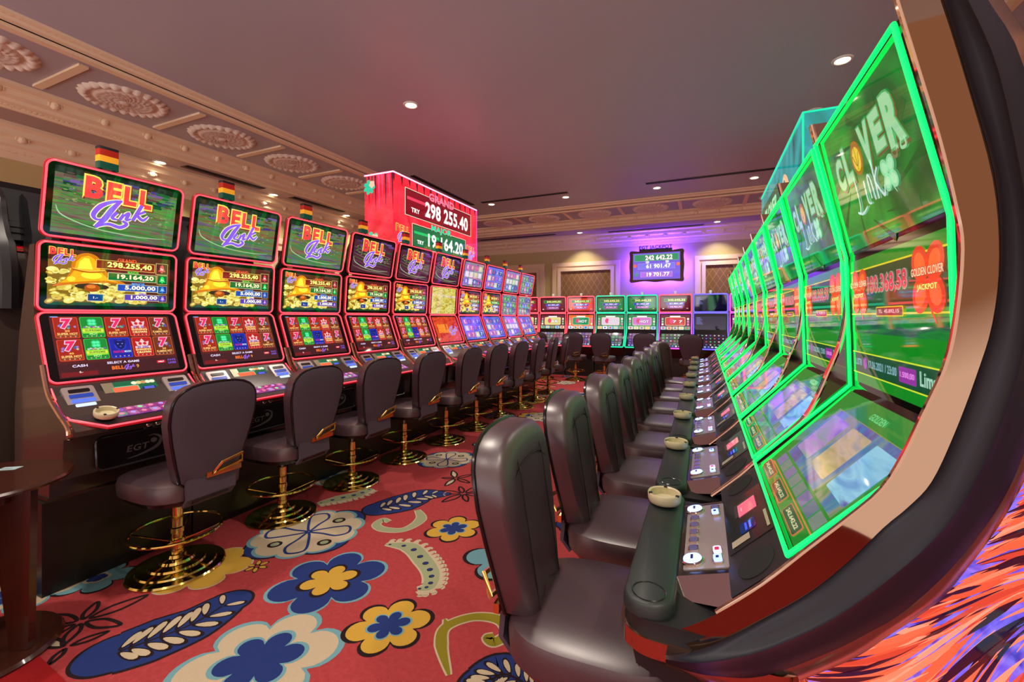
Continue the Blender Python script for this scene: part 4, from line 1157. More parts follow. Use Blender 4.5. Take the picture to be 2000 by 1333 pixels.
def right_machine(y, label, end=False):
    t = thing('slot_machine', label, 'slot machine', (RX, y, 0), R(-90), 'curved green slot machines of the right row')
    def ped():
        b = MB(); b.prism(PED, -.296, .296, 'x', PLINTH)
        b.prism([(.20, .595), (.03, .66), (.02, .705), (.32, .705), (.32, .595)], -.296, .296, 'x', BLACKM)
        return b
    obj('plinth', cached('rped', ped), t)
    def shell():
        b = MB(); pr = [(.30, .90)]+[(p[0]+.012, p[1]-.004) for p in S]
        back = [(p[0]+.09, p[1]+(.0 if i else -.06)) for i, p in enumerate(S)]
        b.prism(pr[1:]+back[::-1], -.298, .298, 'x', BLACKM); return b
    obj('cabinet', cached('rshell', shell), t)
    def rbez(): pass
    for (p0, p1, art) in ((S[0], S[1], 'clow'), (S[1], S[2], 'cmid'), (S[2], S[3], 'ctop')):
        panel(t, 'display', p0, p1, .596, None, ART[art], r=.004, thick=.012)
    def led():
        b = MB(); hw = .293
        side = [(S[0][0]-.004, S[0][1]+.012)]+[(p[0]-.008, p[1]) for p in S[1:3]]+[(S[3][0]-.008, S[3][1]-.010)]
        P = [(-hw, a, c) for a, c in side]+[(hw, a, c) for a, c in side[::-1]]
        b.tube(P, .0052, LEDG, 8, True); return b
    obj('light_strip', cached('rled', led), t)
    def fin():
        b = MB(); f = curve_on(FINL, 3)
        back = [(S[0][0]+.02, S[0][1]-.05)]+[(p[0]+.03, p[1]) for p in S[1:]]+[(FINL[-1][0]+.08, FINL[-1][1])]
        b.prism(f+back[::-1], -.004, .004, 'x', mat('dark_chrome_fin', (120, 100, 96), .08, metal=1))
        b.tube([(0, p[0], p[1]) for p in f], .0062, CHROME, 8); return b
    fm = cached('rfin', fin)
    obj('side_fin', fm, t, (-.3055, 0, 0)); obj('side_fin', fm, t, (.3055, 0, 0))
    # console
    ex = .048 if end else 0          # the end machine's console also covers the thickness of its end cover
    ks = 'e' if end else ''
    def cons():
        b = MB()
        w0, cx = .605+ex, ex/2
        pl = rrect(w0, .34, .07, 8, 0, .17)
        b.loft([[(p[0]*k+cx, (p[1]-.17)*k2+.17, z) for p in pl] for k, k2, z in ((.90, .84, .69), (.985, .97, .722), (.99, .98, .757), (.985, .97, .765), (.985, .97, .790))], BLACKM)
        return b
    cn = obj('console', cached('rcons'+ks, cons), t)
    obj('chrome_band', cached('rband'+ks, lambda: MB().prism(rrect(.609+ex, .345, .072, 8, ex/2, .17), .722, .757, 'z', CHROMEW)), cn)
    def pad():
        b = MB(); pl = rrect(.585+ex, .105, .05, 8, 0, .056)
        b.loft([[(p[0]*k+ex/2, (p[1]-.056)*k2+.056, z) for p in pl] for k, k2, z in ((1, 1, .788), (1, 1, .807), (.99, .95, .815), (.975, .86, .818))], mat('green_black_armrest', (34, 42, 42), .45))
        for s in (-1, 1): b.tube([(s*.245+(ex if s > 0 else 0)+.034*math.cos(2*PI*i/20), .056+.034*math.sin(2*PI*i/20), .8185) for i in range(20)], .0016, BLACK, 5, True)
        return b
    obj('armrest', cached('rpad'+ks, pad), cn)
    ab = math.atan2(.032, .105)
    def plate():
        b = MB()
        b.prism(rrect(.40, .122, .004, 3), -.02, 0, 'z', BLACK)
        b.prism(rrect(.36, .10, .004, 3, 0, .006), 0, .003, 'z', SILVER)
        for s in (-1, 1):
            b.add([(s*.20, -.061, -.02), (s*.20, .061, -.02), (s*.285, .061, -.030), (s*.235, -.061, -.030), (s*.20, -.061, .001), (s*.20, .061, .001)],
                  [(0, 1, 5, 4), (4, 5, 2, 3), (0, 4, 3), (1, 2, 5), (0, 3, 2, 1)], CHROME)
        return b
    pt = obj('button_plate', cached('rplate', plate), cn, (.0, .162, .828), (ab, 0, 0))
    def big():
        b = MB(); b.lathe([(.026, 0), (.026, .004), (.022, .007)], CHROME, 20); b.lathe([(.0215, .007), (.020, .011), (.0, .012)], em((150, 180, 255), 2.4), 20)
        b.prism(rrect(.02, .006, .002, 3), .0118, .0125, 'z', NAVY_); return b
    def sq():
        b = MB(); b.prism(rrect(.026, .024, .005, 3), 0, .005, 'z', CHROME); b.prism(rrect(.020, .018, .004, 3), .005, .008, 'z', em((96, 90, 130), .7)); return b
    def lit():
        b = MB(); b.prism(rrect(.032, .022, .007, 4), 0, .005, 'z', CHROME); b.prism(rrect(.028, .018, .006, 4), .005, .010, 'z', em((130, 150, 255), 2.6))
        b.prism(rrect(.010, .007, .002, 2), .010, .0105, 'z', NAVY_); return b
    def litr():
        b = MB(); b.prism(rrect(.032, .022, .007, 4), 0, .005, 'z', CHROME); b.prism(rrect(.028, .018, .006, 4), .005, .010, 'z', em((236, 210, 250), 1.25))
        b.prism(rrect(.014, .010, .002, 2), .010, .0105, 'z', em((214, 40, 80))); return b
    for s in (-1, 1): obj('button', cached('rbig', big), pt, (s*.145, -.022, .003))
    for k in range(5): obj('button', cached('rsq', sq), pt, (-.088+k*.044, -.022, .003))
    obj('button', cached('rlit', lit), pt, (.15, .034, .003)); obj('button', cached('rlitr', litr), pt, (.112, .034, .003))
    obj('button', cached('rlit', lit), pt, (-.11, .034, .003)); obj('button', cached('rsq', sq), pt, (-.148, .034, .003))
    ar = math.atan2(.095, .098)
    def riser():
        b = MB(); b.prism(rrect(.585, .138, .004, 3), -.02, 0, 'z', BLACKM)
        for s in (-1, 1): b.prism([(s*.225+.05*math.cos(2*PI*i/24), .045*math.sin(2*PI*i/24)) for i in range(24)], 0, .0015, 'z', mat('speaker_mesh', (14, 14, 16), .8))
        b.prism(rrect(.28, .12, .004, 3), 0, .002, 'z', BLACK); return b
    rs = obj('riser_panel', cached('rriser', riser), cn, (0, .262, .892), (ar, 0, 0))
    def racc():
        a = Art()
        a.rect(-.10, -.03, -.02, .04, mat('ticket_slot_metal', (90, 80, 80), .3, metal=.6), 0)
        a.rr(-.05, .008, .075, .055, .002, em((226, 100, 120)), 1)
        a.rect(-.06, -.01, -.04, -.007, em((250, 170, 180)), 2)
        a.rr(.055, .0, .055, .044, .006, NAVY_, 1); a.rect(.036, .004, .074, .010, em((90, 110, 255), 1.3), 2); a.rect(.036, -.008, .074, -.002, em((60, 80, 230), 1.2), 2)
        pale = mat('pale_sticker', (170, 160, 140), .5)
        a.rect(.03, .048, .12, .056, pale, 1); a.rect(.09, -.05, .12, .0, pale, 1)
        return a.mesh('bill_acceptor')
    obj('bill_acceptor', cached('racc', racc), rs, (0, 0, .0025))
    if end:
        def cover():
            b = MB()
            def ring(P, Y, n=4):
                return [(-(Y-y), q[0], q[1]) for q in curve_on(loc_pts(P, Y), n)]
            f0 = ring(FPX, .947); f1 = ring(FPX, .912); c = ring(CPX, .908)
            fc = mat('bronze_chrome_frame', (136, 106, 84), .03, metal=1)
            b.loft([f0, f1], CHROME, False, False); b.loft([f1, c], fc, False, False)
            return b
        def cover2():
            b = MB()
            def ring(P, Y, n=4):
                return [(-(Y-y), q[0], q[1]) for q in curve_on(loc_pts(P, Y), n)]
            def mix(A, B, u): return [(p[0]*(1-u)+q[0]*u, p[1]*(1-u)+q[1]*u) for p, q in zip(A, B)]
            c = ring(CPX, .909)
            R_ = [c]
            for u, Yd in ((.05, .902), (.14, .896), (.3, .888), (.48, .882), (.56, .874), (.64, .882), (.8, .890), (1, .900)):
                R_.append(ring(mix(CPX, DPX, u), Yd))
            b.loft(R_, mat('blue_black_cover', (17, 20, 34), .42), False, False)
            b.loft([R_[-1], ring(DPX, .944)], BLACKM, False, False)
            return b
        def cover3():
            b = MB()
            def ring(P, Y, n=4):
                return [(-(Y-y), q[0], q[1]) for q in curve_on(loc_pts(P, Y), n)]
            b.loft([ring(DPX, .920), ring(DPX, .914), ring(EPX, .922), ring(EPX, .95)], mat('warm_metal_rim', (170, 140, 130), .16, metal=.9), False, False)
            return b
        e = obj('end_cover', cover2().mesh('end_cover', 60), t)
        obj('chrome_frame', cover().mesh('chrome_frame', 60), e)
        obj('rim', cover3().mesh('rim', 60), e)
        obj('side_picture', hair_art().mesh('side_picture'), t, (.2985, 0, 0), (R(90), 0, R(90)))
    return t
ART['ctop'] = art_clover_top().mesh('screen_picture'); ART['cmid'] = art_clover_mid().mesh('screen_picture'); ART['clow'] = art_clover_low().mesh('screen_picture')
def glassier(me, ior):
    for i, m in enumerate(me.materials):
        k = m.name+'_deep'
        if k not in MATS:
            c = m.copy(); c.name = k; c.node_tree.nodes['Principled BSDF'].inputs['IOR'].default_value = ior; MATS[k] = c
        me.materials[i] = MATS[k]
for k in ('ctop', 'cmid', 'clow'): glassier(ART[k], 2.7)
for i in range(9):
    lab = 'curved green slot machine with clover pictures, %s in the right row' % (ORD[i] if i < 8 else 'farthest')
    if i == 0: lab = 'curved green slot machine with clover pictures, nearest, its side at the right'
    right_machine(RY0+RP*i, lab, i == 0)

# ------------------------------------------------------------------ back row machines (two screens)
def back_machine(x, label, led, ledside, top, low, mos):
    t = thing('slot_machine', label, 'slot machine', (x, 10.0, 0), 0, 'two-screen slot machines along the back')
    obj('plinth', cached('bplinth', lambda: MB().box(-.345, .345, .16, .7, 0, .5, PLINTH)), t)
    obj('cabinet', cached('bbody', lambda: MB().prism([(.16, .5), (.10, .62), (.01, .70), (.01, .73), (.12, .775), (.25, 1.02), (.335, 1.5), (.31, 1.88), (.5, 1.88), (.7, 1.2), (.7, .5)], -.335, .335, 'x', BLACK)), t)
    def bled():
        b = MB(); hw = .336
        P = [(-hw, .30, 1.49), (-hw, .255, 1.10), (-hw-.004, .18, .95), (-hw-.004, .02, .745), (-hw+.01, -.004, .725), (hw-.01, -.004, .725), (hw+.004, .02, .745), (hw+.004, .18, .95), (hw, .255, 1.10), (hw, .30, 1.49)]
        b.tube(P, .014, led, 6, True); return b
    dk = obj('console', cached('bdeck', lambda: MB().prism([(-.005, .715), (-.005, .735), (.12, .785), (.13, .76), (.02, .70)], -.325, .325, 'x', BLACKM)), t)
    obj('light_strip', cached('bled'+led.name, bled), dk)
    def bb():
        b = MB()
        for k in range(8): b.prism(rrect(.045, .03, .008, 3, -.25+k*.07, 0), 0, .012, 'z', em(random.choice([(150, 170, 255), (214, 220, 240), (230, 90, 120), (110, 130, 230)])))
        return b
    obj('button_plate', cached('bbut', bb), dk, (0, .06, .764), (math.atan2(.05, .125), 0, 0))
    obj('touch_screen', mos, t, (0, .185, .905), (math.atan2(.245, .13), 0, 0))
    panel(t, 'display', (.262, 1.05), (.312, 1.492), .67, None, low, r=.03)
    panel(t, 'display', (.312, 1.512), (.285, 1.90), .672, ledside, top, r=.04, tr=.014)
    obj('signal_light', cached('bsig', lambda: MB().lathe([(.02, 0), (.02, .03), (.03, .035), (.03, .07), (.02, .08), (0, .08)], mat('frosted_lens', (200, 214, 200), .3, emis=(150, 170, 150), es=.5), 14)), t, (0, .33, 1.90))
    return t
mosc = [[(150, 110, 110), (110, 130, 110), (160, 80, 90), (130, 120, 150)], [(120, 90, 150), (150, 90, 110), (90, 70, 130), (160, 130, 140)], [(60, 120, 100), (90, 110, 130), (110, 150, 120), (130, 90, 110)], [(50, 120, 70), (80, 100, 90), (130, 80, 90), (100, 140, 100)], [(40, 34, 40), (50, 40, 44), (34, 30, 44)]]
mos = [art_mosaic(c).mesh('screen_picture') for c in mosc]
bgs = {'red': em((150, 16, 40)), 'orange': em((232, 70, 44)), 'green': em((10, 120, 62)), 'maroon': em((96, 10, 40)), 'navy': em((10, 8, 44), .8), 'magenta': em((150, 24, 140)), 'orange2': em((226, 100, 40))}
pics = [em((206, 196, 120)), em((30, 140, 90)), em((206, 190, 206)), em((190, 110, 190)), em((190, 50, 40))]
def dark_screen():
    a = Art(); a.rect(-.30, -.15, .30, .15, em((8, 8, 36)), 0)
    for k in range(9): a.rect(-.28, .12-k*.018, -.28+.06+random.random()*.08, .128-k*.018, em((110, 110, 180), .8), 1)
    return a
dsk = dark_screen().mesh('screen_picture')
J = {k: art_jackpot(bgs[k], None).mesh('screen_picture') for k in ('red', 'orange', 'green', 'maroon', 'magenta')}
Lw = [art_back_low(bgs['maroon'], pics[0], 'AK'), art_back_low(bgs['orange2'], pics[1], 'HOT'), art_back_low(bgs['green'], pics[2], 'HOT'), art_back_low(bgs['green'], pics[3], 'HOT'), art_back_low(bgs['maroon'], pics[4], '7 7'), art_back_low(bgs['magenta'], pics[2], 'A 10')]
Lw = [q.mesh('screen_picture') for q in Lw]
for (x, led, tp, lo, ms, lab) in ((-4.15, LEDR, J['red'], Lw[0], mos[0], 'red-edged two-screen slot machine at the left end of the back row'),
        (-3.437, LEDR, J['maroon'], Lw[0], mos[0], 'red-edged two-screen slot machine with maroon screens in the back row'),
        (-2.724, LEDR, J['orange'], Lw[1], mos[1], 'red-edged two-screen slot machine with orange screens in the back row'),
        (-2.011, LEDT, J['green'], Lw[2], mos[2], 'teal-edged two-screen slot machine with a white picture in the back row'),
        (-1.298, LEDT, J['green'], Lw[3], mos[1], 'teal-edged two-screen slot machine with a lilac picture in the back row'),
        (-.585, LEDM, J['maroon'], Lw[4], mos[3], 'magenta-edged two-screen slot machine with a red picture in the back row'),
        (.128, LEDB, dsk, dsk, mos[4], 'violet-edged two-screen slot machine with dark screens in the back row'),
        (.841, LEDM, J['magenta'], Lw[5], mos[1], 'magenta-lit two-screen slot machine at the right end of the back row')):
    back_machine(x, lab, led, LEDR if led is LEDM and x < 0 else led, tp, lo, ms)

# ------------------------------------------------------------------ casino stools
def superring(a, b, n, cx, cy, z, e=3.2):
    out = []
    for i in range(n):
        t = 2*PI*i/n; c, s = math.cos(t), math.sin(t)
        out.append((cx+a*math.copysign(abs(c)**(2/e), c), cy+b*math.copysign(abs(s)**(2/e), s), z))
    return out
def make_stool():
    t = thing('casino_stool', 'x', 'stool', (0, 0, 0), 0, 'plum leather casino stools')
    b = MB(); b.lathe([(.225, 0), (.228, .008), (.222, .016), (.185, .022), (.180, .030), (.135, .036), (.130, .046), (.085, .052), (.078, .064), (.045, .070), (.040, .085), (.030, .09)], BRASS, 48)
    obj('base', b, t)
    b = MB(); b.lathe([(.031, .085), (.031, .11), (.028, .113), (.028, .20), (.034, .205), (.034, .23), (.028, .235), (.028, .345), (.0, .345)], BRASS, 28)
    obj('column', b, t)
    b = MB(); b.lathe([(.014, .33), (.014, .425), (0, .425)], GREYM, 16); b.prism(rrect(.16, .18, .02), .418, .429, 'z', BLACK)
    obj('gas_lift', b, t)
    b = MB(); N = 40
    b.tube([(.215*math.cos(2*PI*i/N), .215*math.sin(2*PI*i/N), .22) for i in range(N)], .0085, BRASS, 8, True)
    for k in range(4):
        a = PI/4+k*PI/2
        b.tube([(.03*math.cos(a), .03*math.sin(a), .155), (.211*math.cos(a), .211*math.sin(a), .218)], .0055, BRASS, 6)
    b.lathe([(.034, .140), (.038, .144), (.038, .168), (.034, .172)], BRASS, 24)
    obj('foot_ring', b, t)
    b = MB(); n = 48
    b.loft([superring(.185, .19, n, 0, -.03, .428), superring(.215, .23, n, 0, -.03, .436), superring(.224, .240, n, 0, -.03, .456)], BLACK)
    obj('seat_pan', b, t)
    b = MB()
    b.loft([superring(.222, .238, n, 0, -.03, .455), superring(.236, .254, n, 0, -.03, .466), superring(.240, .258, n, 0, -.03, .52), superring(.232, .250, n, 0, -.03, .548), superring(.207, .222, n, 0, -.03, .562), superring(.12, .13, n, 0, -.03, .568), superring(.01, .01, n, 0, -.03, .569)], LEATHER)
    se = obj('seat', b, t)
    b = MB()
    b.tube(smooth_pts([(-.205, .09, .561), (-.1, .105, .5675), (.1, .105, .5675), (.205, .09, .561)], 6), .0022, SEAMM, 5)
    b.tube(smooth_pts([(-.05+.0, -.19, .562), (-.05, 0, .5695), (-.05, .1, .5675)], 6), .0001, SEAMM, 5)
    obj('seam', b, se)
    # backrest
    def outl(inset, y, lean=.16):
        hw = [(.53, .130), (.56, .146), (.66, .172), (.78, .200), (.87, .216), (.93, .216)]
        P = []
        for z, h in hw: P.append((h-inset, z))
        cz, a, bb = .93, .216-inset, .135-inset
        for i in range(1, 12):
            t2 = PI*i/12
            c, s = math.cos(t2), math.sin(t2)
            P.append((a*math.copysign(abs(c)**.72, c), cz+bb*abs(s)**.80))
        for z, h in hw[::-1]: P.append((-(h-inset), z))
        P[0] = (P[0][0]-.02, P[0][1]+inset*.6); P[-1] = (P[-1][0]+.02, P[-1][1]+inset*.6)
        return [(x, y-(z-.53)*lean, z) for x, z in P]
    b = MB()
    b.loft([outl(.10, -.190), outl(.045, -.182), outl(.015, -.192), outl(.0, -.210), outl(0, -.275)], LEATHER)
    bk = obj('backrest', b, t)
    b = MB(); b.loft([outl(.004, -.274), outl(.006, -.286), outl(.03, -.294), outl(.10, -.298)], LEATHERB)
    obj('back_panel', b, bk)
    b = MB(); b.tube(outl(-.001, -.278), .0065, PIPING, 6, True)
    obj('piping', b, bk)
    b = MB()
    for s in (-1, 1):
        b.tube(smooth_pts([(s*.105, -.188-(z-.53)*.16+.006, z) for z in (.56, .7, .85, .96)]+[(s*.10, -.212-.47*.16, 1.035), (s*.09, -.25-.5*.16, 1.050)], 4), .0022, SEAMM, 5)
    b.tube(smooth_pts([(x, -.190-(z-.53)*.16+.003, z) for x, z in ((-.18, .90), (-.1, .955), (0, .965), (.1, .955), (.18, .90))], 4), .0022, SEAMM, 5)
    obj('seam', b, bk)
    b = MB(); W = BRASS
    pts = [(.0, -.312, .572), (.03, -.345, .632), (.135, -.350, .652), (.150, -.325, .600)]
    b.tube(pts, .0085, W, 8, True)
    b.box(-.03, .155, -.312, -.296, .556, .584, W)
    obj('handle', b, bk)
    b = MB()
    b.prism([(-.262, .56), (-.30, .56), (-.302, .45), (-.25, .418), (-.02, .418), (-.02, .427), (-.24, .430), (-.272, .46)], -.09, .09, 'x', BLACK)
    b.prism([(-.285, .57), (-.302, .57), (-.310, .47), (-.27, .425), (-.262, .435), (-.295, .472)], -.125, .125, 'x', LEATHERB)
    obj('back_bracket', b, t)
    return t
proto = make_stool()
stools = []
for i, (px_, py_, dr) in enumerate(((345, 1110, 0), (555, 1005, 2), (686, 943, -1), (790, 895, 0), (870, 862, 1), (925, 838, -3), (975, 814, -2), (1018, 797, 4), (1052, 784, 8), (1082, 772, 14))):
    x, y = floor_pt(px_, py_)
    x = max(-2.74, min(-2.62, x)); y = (1.47, 2.16, 2.83, 3.52, 4.20, 4.86, 5.56, 6.24, 6.93, 7.62)[i]
    stools.append((x, y, R(90+dr), 'plum stool with brass base and handle, %s along the red row' % ORD[i]))
for i in range(9):
    y = RY0+RP*i+(.03 if i == 0 else 0)
    stools.append((-.245+(.0, .0, .01, .0, .0, -.01, .01, .0, -.02)[i], y, R(-90+(3, 2, 0, 1, -2, 2, 0, 6, -22)[i]), 'plum stool with blue-green sheen, %s along the green row' % (ORD[i] if i < 8 else 'farthest')))
for x, lab, dr in ((-4.05, 'at the left end of the back row', 4), (-3.36, 'before the maroon-screen machine of the back row', -6), (-2.70, 'before the orange-screen machine of the back row', 5), (-1.90, 'before the lilac-picture machine of the back row', -2), (-1.02, 'before the red-picture machine of the back row', 2), (-.16, 'before the dark-screen machine of the back row', -3)):
    stools.append((x, 9.45, R(dr), 'plum stool seen from behind '+lab))
stools[-4] = (-2.62, 9.45, R(5), stools[-4][3]); stools[-3] = (-1.98, 9.45, R(-2), stools[-3][3]); stools[-2] = (-1.12, 9.5, R(2), stools[-2][3]); stools[-1] = (-.22, 9.45, R(-3), stools[-1][3])
for i, (x, y, rz, lab) in enumerate(stools):
    if i == 0:
        proto.location = (x, y, 0); proto.rotation_euler = (0, 0, rz); proto['label'] = lab
    else: copy_tree(proto, (x, y, 0), rz, lab)

# ------------------------------------------------------------------ ashtrays
def ashtray():
    b = MB()
    b.lathe([(.036, 0), (.045, .004), (.049, .012), (.050, .031), (.047, .035), (.042, .032), (.040, .012), (.0, .010)], CREAM, 36)
    for k in range(3):
        a = R(90+120*k); b.box(.045*math.cos(a)-.005, .045*math.cos(a)+.005, .045*math.sin(a)-.005, .045*math.sin(a)+.005, .033, .0362, BLACKM)
    return b
am = ashtray().mesh('ashtray')
for i in range(9):
    o = obj('ashtray', am, None, (-.113, RY0+RP*i+.180, .8206))
    tag(o, 'round cream ceramic ashtray, %s on the consoles of the green row' % (ORD[i] if i < 8 else 'farthest'), 'ashtray', 'cream ashtrays')
o = obj('ashtray', am, None, (-2.772, 1.185, .8985), (0, R(21), 0)); tag(o, 'round cream ceramic ashtray on the nearest red machine', 'ashtray', 'cream ashtrays')

# ------------------------------------------------------------------ side table in the near left corner
t = thing('side_table', 'round dark mahogany side table with splayed board legs', 'table', (-2.74, .745, 0))
obj('table_top', MB().lathe([(.0, .695), (.25, .695), (.285, .705), (.29, .715), (.283, .724), (.0, .724)], WOOD, 48), t)
obj('base', MB().lathe([(.255, 0), (.26, .012), (.25, .026), (.0, .030)], WOOD, 40), t)
leg = MB()
leg.prism([(-.035, .028), (.035, .028), (.045, .695), (-.115, .695)], -.016, .016, 'y', WOOD)
lm = leg.mesh('leg')
for k in range(4):
    a = R(30+90*k); obj('leg', lm, t, (.175*math.cos(a), .175*math.sin(a), 0), (0, 0, a))
obj('apron', MB().lathe([(.15, .64), (.15, .695)], WOOD, 24), t)
x, y = (-2.76, .83)
card = Art(); card.rect(-.035, -.022, .035, .022, mat('pale_blue_card', (170, 200, 206), .4), 1); card.rect(-.03, -.006, .012, .0, mat('card_print', (90, 120, 130), .5), 2)
cb = card.b; cb.box(-.035, .035, -.022, .022, -.001, .0003, MATS['pale_blue_card'])
tag(obj('paper_card', cb.mesh('paper_card', 0), None, (-2.834, .872, .7252), (0, 0, R(35))), 'small pale blue card lying on the mahogany side table', 'card')

# ------------------------------------------------------------------ red jackpot sign above the left row
sx0, sx1, sy0, sy1, sz0, sz1 = -3.72, -3.30, 4.06, 6.08, 2.52, 3.09
t = thing('jackpot_sign', 'tall red illuminated jackpot box sign rising behind the long red row', 'sign', (-3.51, 5.07, 0))
obj('support_post', MB().box(-.17, -.08, -.5, .5, 0, 2.06, BLACK), t)
obj('housing', MB().box(-.208, .208, -1.005, 1.005, 2.05, 3.085, mat('crimson_sign_housing', (120, 10, 24), .4)), t)
redbg = emn('red_sign_glow', [(120, 8, 20), (206, 24, 40), (232, 44, 60), (150, 12, 24)], 1.6, (1, 1, 1), .2, s=1.5)
a = Art()                       # long face, x along the row
a.rect(-1.01, 2.05, 1.01, 3.09, redbg, 0)
cr = em((226, 214, 180)); wh = em((250, 246, 240), 1.1)
def sg(u0, u1, z0, z1, m, num, cap, capcol):
    a.rect(u0-.02, z0-.012, u1+.02, z1+.012, cr, 2); a.rect(u0-.008, z0-.004, u1+.008, z1+.004, em((60, 6, 14)), 3); a.rect(u0+.006, z0+.006, u1-.006, z1-.006, m, 4)
    w_ = (u1-u0)
    a.rect(u0+.02, z0+.6*(z1-z0), u0+.45*w_, z0+.72*(z1-z0), em((min(255, 230), 60, 90)) if m is DR else em((20, 190, 100)), 5)
    a.text(num, u0+w_*.60, (z0+z1)/2-.01, w_*.70, (z1-z0)*.66, wh, 6, bold=.03)
    a.text('TRY', u0+w_*.12, z0+(z1-z0)*.24, w_*.11, (z1-z0)*.18, wh, 6, bold=.03)
    a.text(cap, (u0+u1)/2, z1+.02, .62 if cap == 'GRAND' else .5, .105, capcol, 8, out=em((120, 10, 30)), ow=.03, bold=.04)
DR = em((128, 8, 26)); DGR = em((6, 104, 60))
sg(-.77, .81, 2.655, 2.965, DR, '298 255.40', 'GRAND', em((255, 120, 150)))
sg(-.63, .65, 2.285, 2.555, DGR, '19 164.20', 'MAJOR', em((40, 214, 160)))
bell_logo(a, -.83, 2.41, .26, 10); bell_logo(a, .83, 2.40, .26, 10)
for i in range(14):
    a.stroke([(-1.0+i*.15, 3.08), (-.99+i*.15, 3.0-random.random()*.1)], [.05, .004], em((90, 10, 24)), 1)
obj('sign_face', a.mesh('sign_face'), t, (.21, 0, 0), (R(90), 0, R(90)))
a = Art()
a.rect(-.21, 2.05, .21, 3.09, redbg, 0)
for (cx, cz, r_) in ((-.14, 2.95, .09), (-.10, 2.30, .12), (.05, 2.2, .1)):
    a.flower(cx, cz, r_, 7, em((40, 190, 150)), 2, .4, .4); a.flower(cx+.04, cz+.03, r_*.5, 5, em((230, 190, 160)), 3, .2, .3)
for i in range(9): a.stroke([(-.2+i*.05, 3.08), (-.19+i*.05, 2.8-random.random()*.2)], [.03, .003], em(random.choice([(90, 20, 50), (232, 70, 120), (80, 60, 60)])), 1)
obj('sign_face', a.mesh('sign_face'), t, (0, -1.01, 0), (R(90), 0, 0))
b = MB(); b.tube([(-.212, -1.012, 3.093), (.214, -1.012, 3.093), (.214, 1.012, 3.093)], .008, mat('pink_light_strip', (220, 80, 120), .3, emis=(250, 70, 110), es=14), 6)
b.tube([(.214, 1.012, 3.085), (.214, 1.012, 2.1)], .005, LEDM, 6)
obj('light_strip', b, t)

# ------------------------------------------------------------------ teal sign above the right row
t = thing('jackpot_sign', 'teal illuminated box sign rising behind the curved green machines', 'sign', (.95, 5.3, 0))
obj('support_post', MB().box(-.06, .06, -.4, .4, 0, 2.22, BLACK), t)
obj('housing', MB().box(-.246, .246, -1.325, 1.325, 2.2, 2.965, mat('dark_teal_housing', (14, 60, 60), .4)), t)
tealbg = emn('teal_sign_glow', [(6, 60, 60), (14, 120, 110), (24, 150, 150), (8, 90, 96)], 1.5)
a = Art(); a.rect(-.25, 2.2, .25, 2.97, tealbg, 0)
obj('sign_face', a.mesh('sign_face'), t, (0, -1.33, 0), (R(90), 0, 0))
a = Art(); a.rect(-1.33, 2.2, 1.33, 2.97, tealbg, 0)
# generic golden curl ornament near its nearer end (x of this face runs towards the camera)
for i in range(5):
    q = .11-i*.018
    a.stroke([(.55+q, 2.35), (.60+q*1.2, 2.5), (.52+q, 2.66), (.42, 2.72+q*.3), (.36-q*.3, 2.62), (.42, 2.55)], [.02, .035, .03, .02, .006], em(((232, 180, 140), (206, 140, 96))[i % 2]), 2+i)
a.rect(-1.25, 2.3, .15, 2.8, em((10, 90, 60)), 2)
a.text('CLOVER', -.5, 2.62, 1.0, .2, em((150, 220, 170)), 3, bold=.03); a.text('242 642.22', -.5, 2.40, 1.0, .14, W_, 3, bold=.02)
obj('sign_face', a.mesh('sign_face'), t, (-.25, 0, 0), (R(90), 0, R(-90)))
b = MB(); b.tube([(.25, -1.335, 2.975), (-.253, -1.335, 2.975), (-.253, 1.33, 2.975)], .008, LEDT, 6); b.tube([(-.253, 1.33, 2.21), (-.253, -1.335, 2.21), (-.253, -1.335, 2.97)], .008, LEDT, 6)
obj('light_strip', b, t)

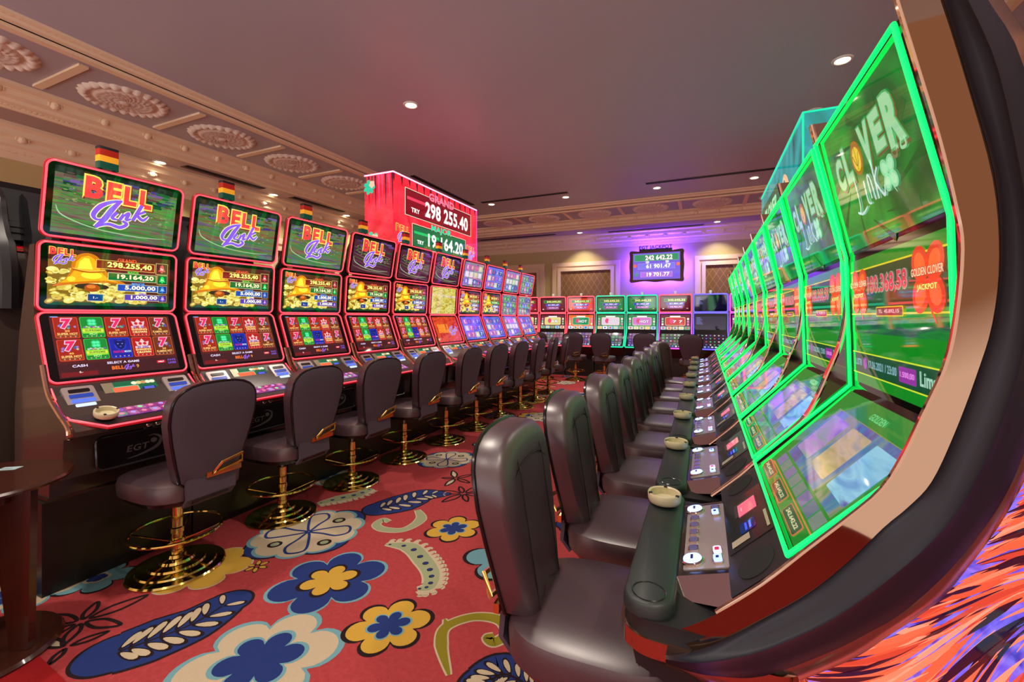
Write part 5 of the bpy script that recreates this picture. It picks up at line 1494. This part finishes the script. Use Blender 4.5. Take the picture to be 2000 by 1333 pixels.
# ------------------------------------------------------------------ jackpot display on the back wall, violet light behind
t = thing('jackpot_display', 'ornate framed jackpot display with violet backlight on the back wall', 'sign', (-1.05, 11.19, 2.63))
fr = mat('dark_bronze_frame', (84, 56, 50), .35, metal=.5)
def wavy(w, h, k):
    P = []
    for x, y in rrect(w, h, .05, 4): P.append((x, y))
    out = []
    N = len(P)
    for i in range(N):
        x0, y0 = P[i]; x1, y1 = P[(i+1) % N]
        m = max(1, int(math.hypot(x1-x0, y1-y0)/.04))
        for j in range(m):
            x, y = x0+(x1-x0)*j/m, y0+(y1-y0)*j/m
            q = 1+k*math.cos(x*11)*(.6 if abs(y) > h*.4 else 0)+k*math.cos(y*13)*(.5 if abs(x) > w*.4 else 0)
            out.append((x*(1+(q-1)*.4), y*q))
    return out
obj('frame', MB().prism(wavy(1.24, .74, .06), -.25, -.18, 'y', fr), t)
a = Art()
a.rect(-.54, -.32, .54, .32, em((104, 74, 200)), 0)
bar(a, -.50, .50, .205, .15, em((14, 130, 80)), '242 642.22', 2, None, None, W_, em((130, 220, 150)), .62)
bar(a, -.42, .42, .0, .13, em((110, 100, 220)), '61 901.47', 2, None, None, W_, em((190, 180, 250)), .56)
bar(a, -.36, .36, -.20, .12, em((160, 90, 210)), '19 701.77', 2, None, None, W_, em((220, 190, 250)), .52)
for x_, y_, c_ in ((-.49, .02, (230, 80, 60)), (-.46, -.2, (30, 130, 120)), (.49, .03, (230, 90, 60)), (.47, -.2, (90, 70, 230)), (-.2, .10, (200, 200, 230)), (.25, .10, (200, 200, 230))):
    a.flower(x_, y_, .045, 6, em(c_), 2, .3)
obj('screen', a.mesh('screen'), t, (0, -.252, 0), (R(90), 0, 0))
a = Art()
vs_, fs_ = text_geo('EGT JACKPOT', .02)
lb = MB(); x0 = min(v[0] for v in vs_); x1 = max(v[0] for v in vs_)
k = .76/(x1-x0)
lb.add([((v[0]-(x0+x1)/2)*k, -.20, v[1]*k) for v in vs_], fs_, mat('dark_violet_letters', (60, 30, 90), .4))
lb.add([((v[0]-(x0+x1)/2)*k, -.185, v[1]*k) for v in vs_], fs_, MATS['dark_violet_letters'])
lb.box(-.38, .38, -.20, -.185, -.06, .0, MATS['dark_violet_letters'])
obj('letters', lb, t, (-.02, 0, .425))
b = MB(); b.box(-.05, .05, -.18, .005, -.2, .2, fr); obj('wall_bracket', b, t)
b = MB(); vled = mat('violet_backlight', (60, 40, 220), .3, emis=(84, 44, 255), es=380)
b.tube([(q[0], -.13, q[1]) for q in rrect(1.02, .54, .05, 4)], .014, vled, 6, True); obj('backlight', b, t)
for zz, hh in ((2.18, 0),):
    pass
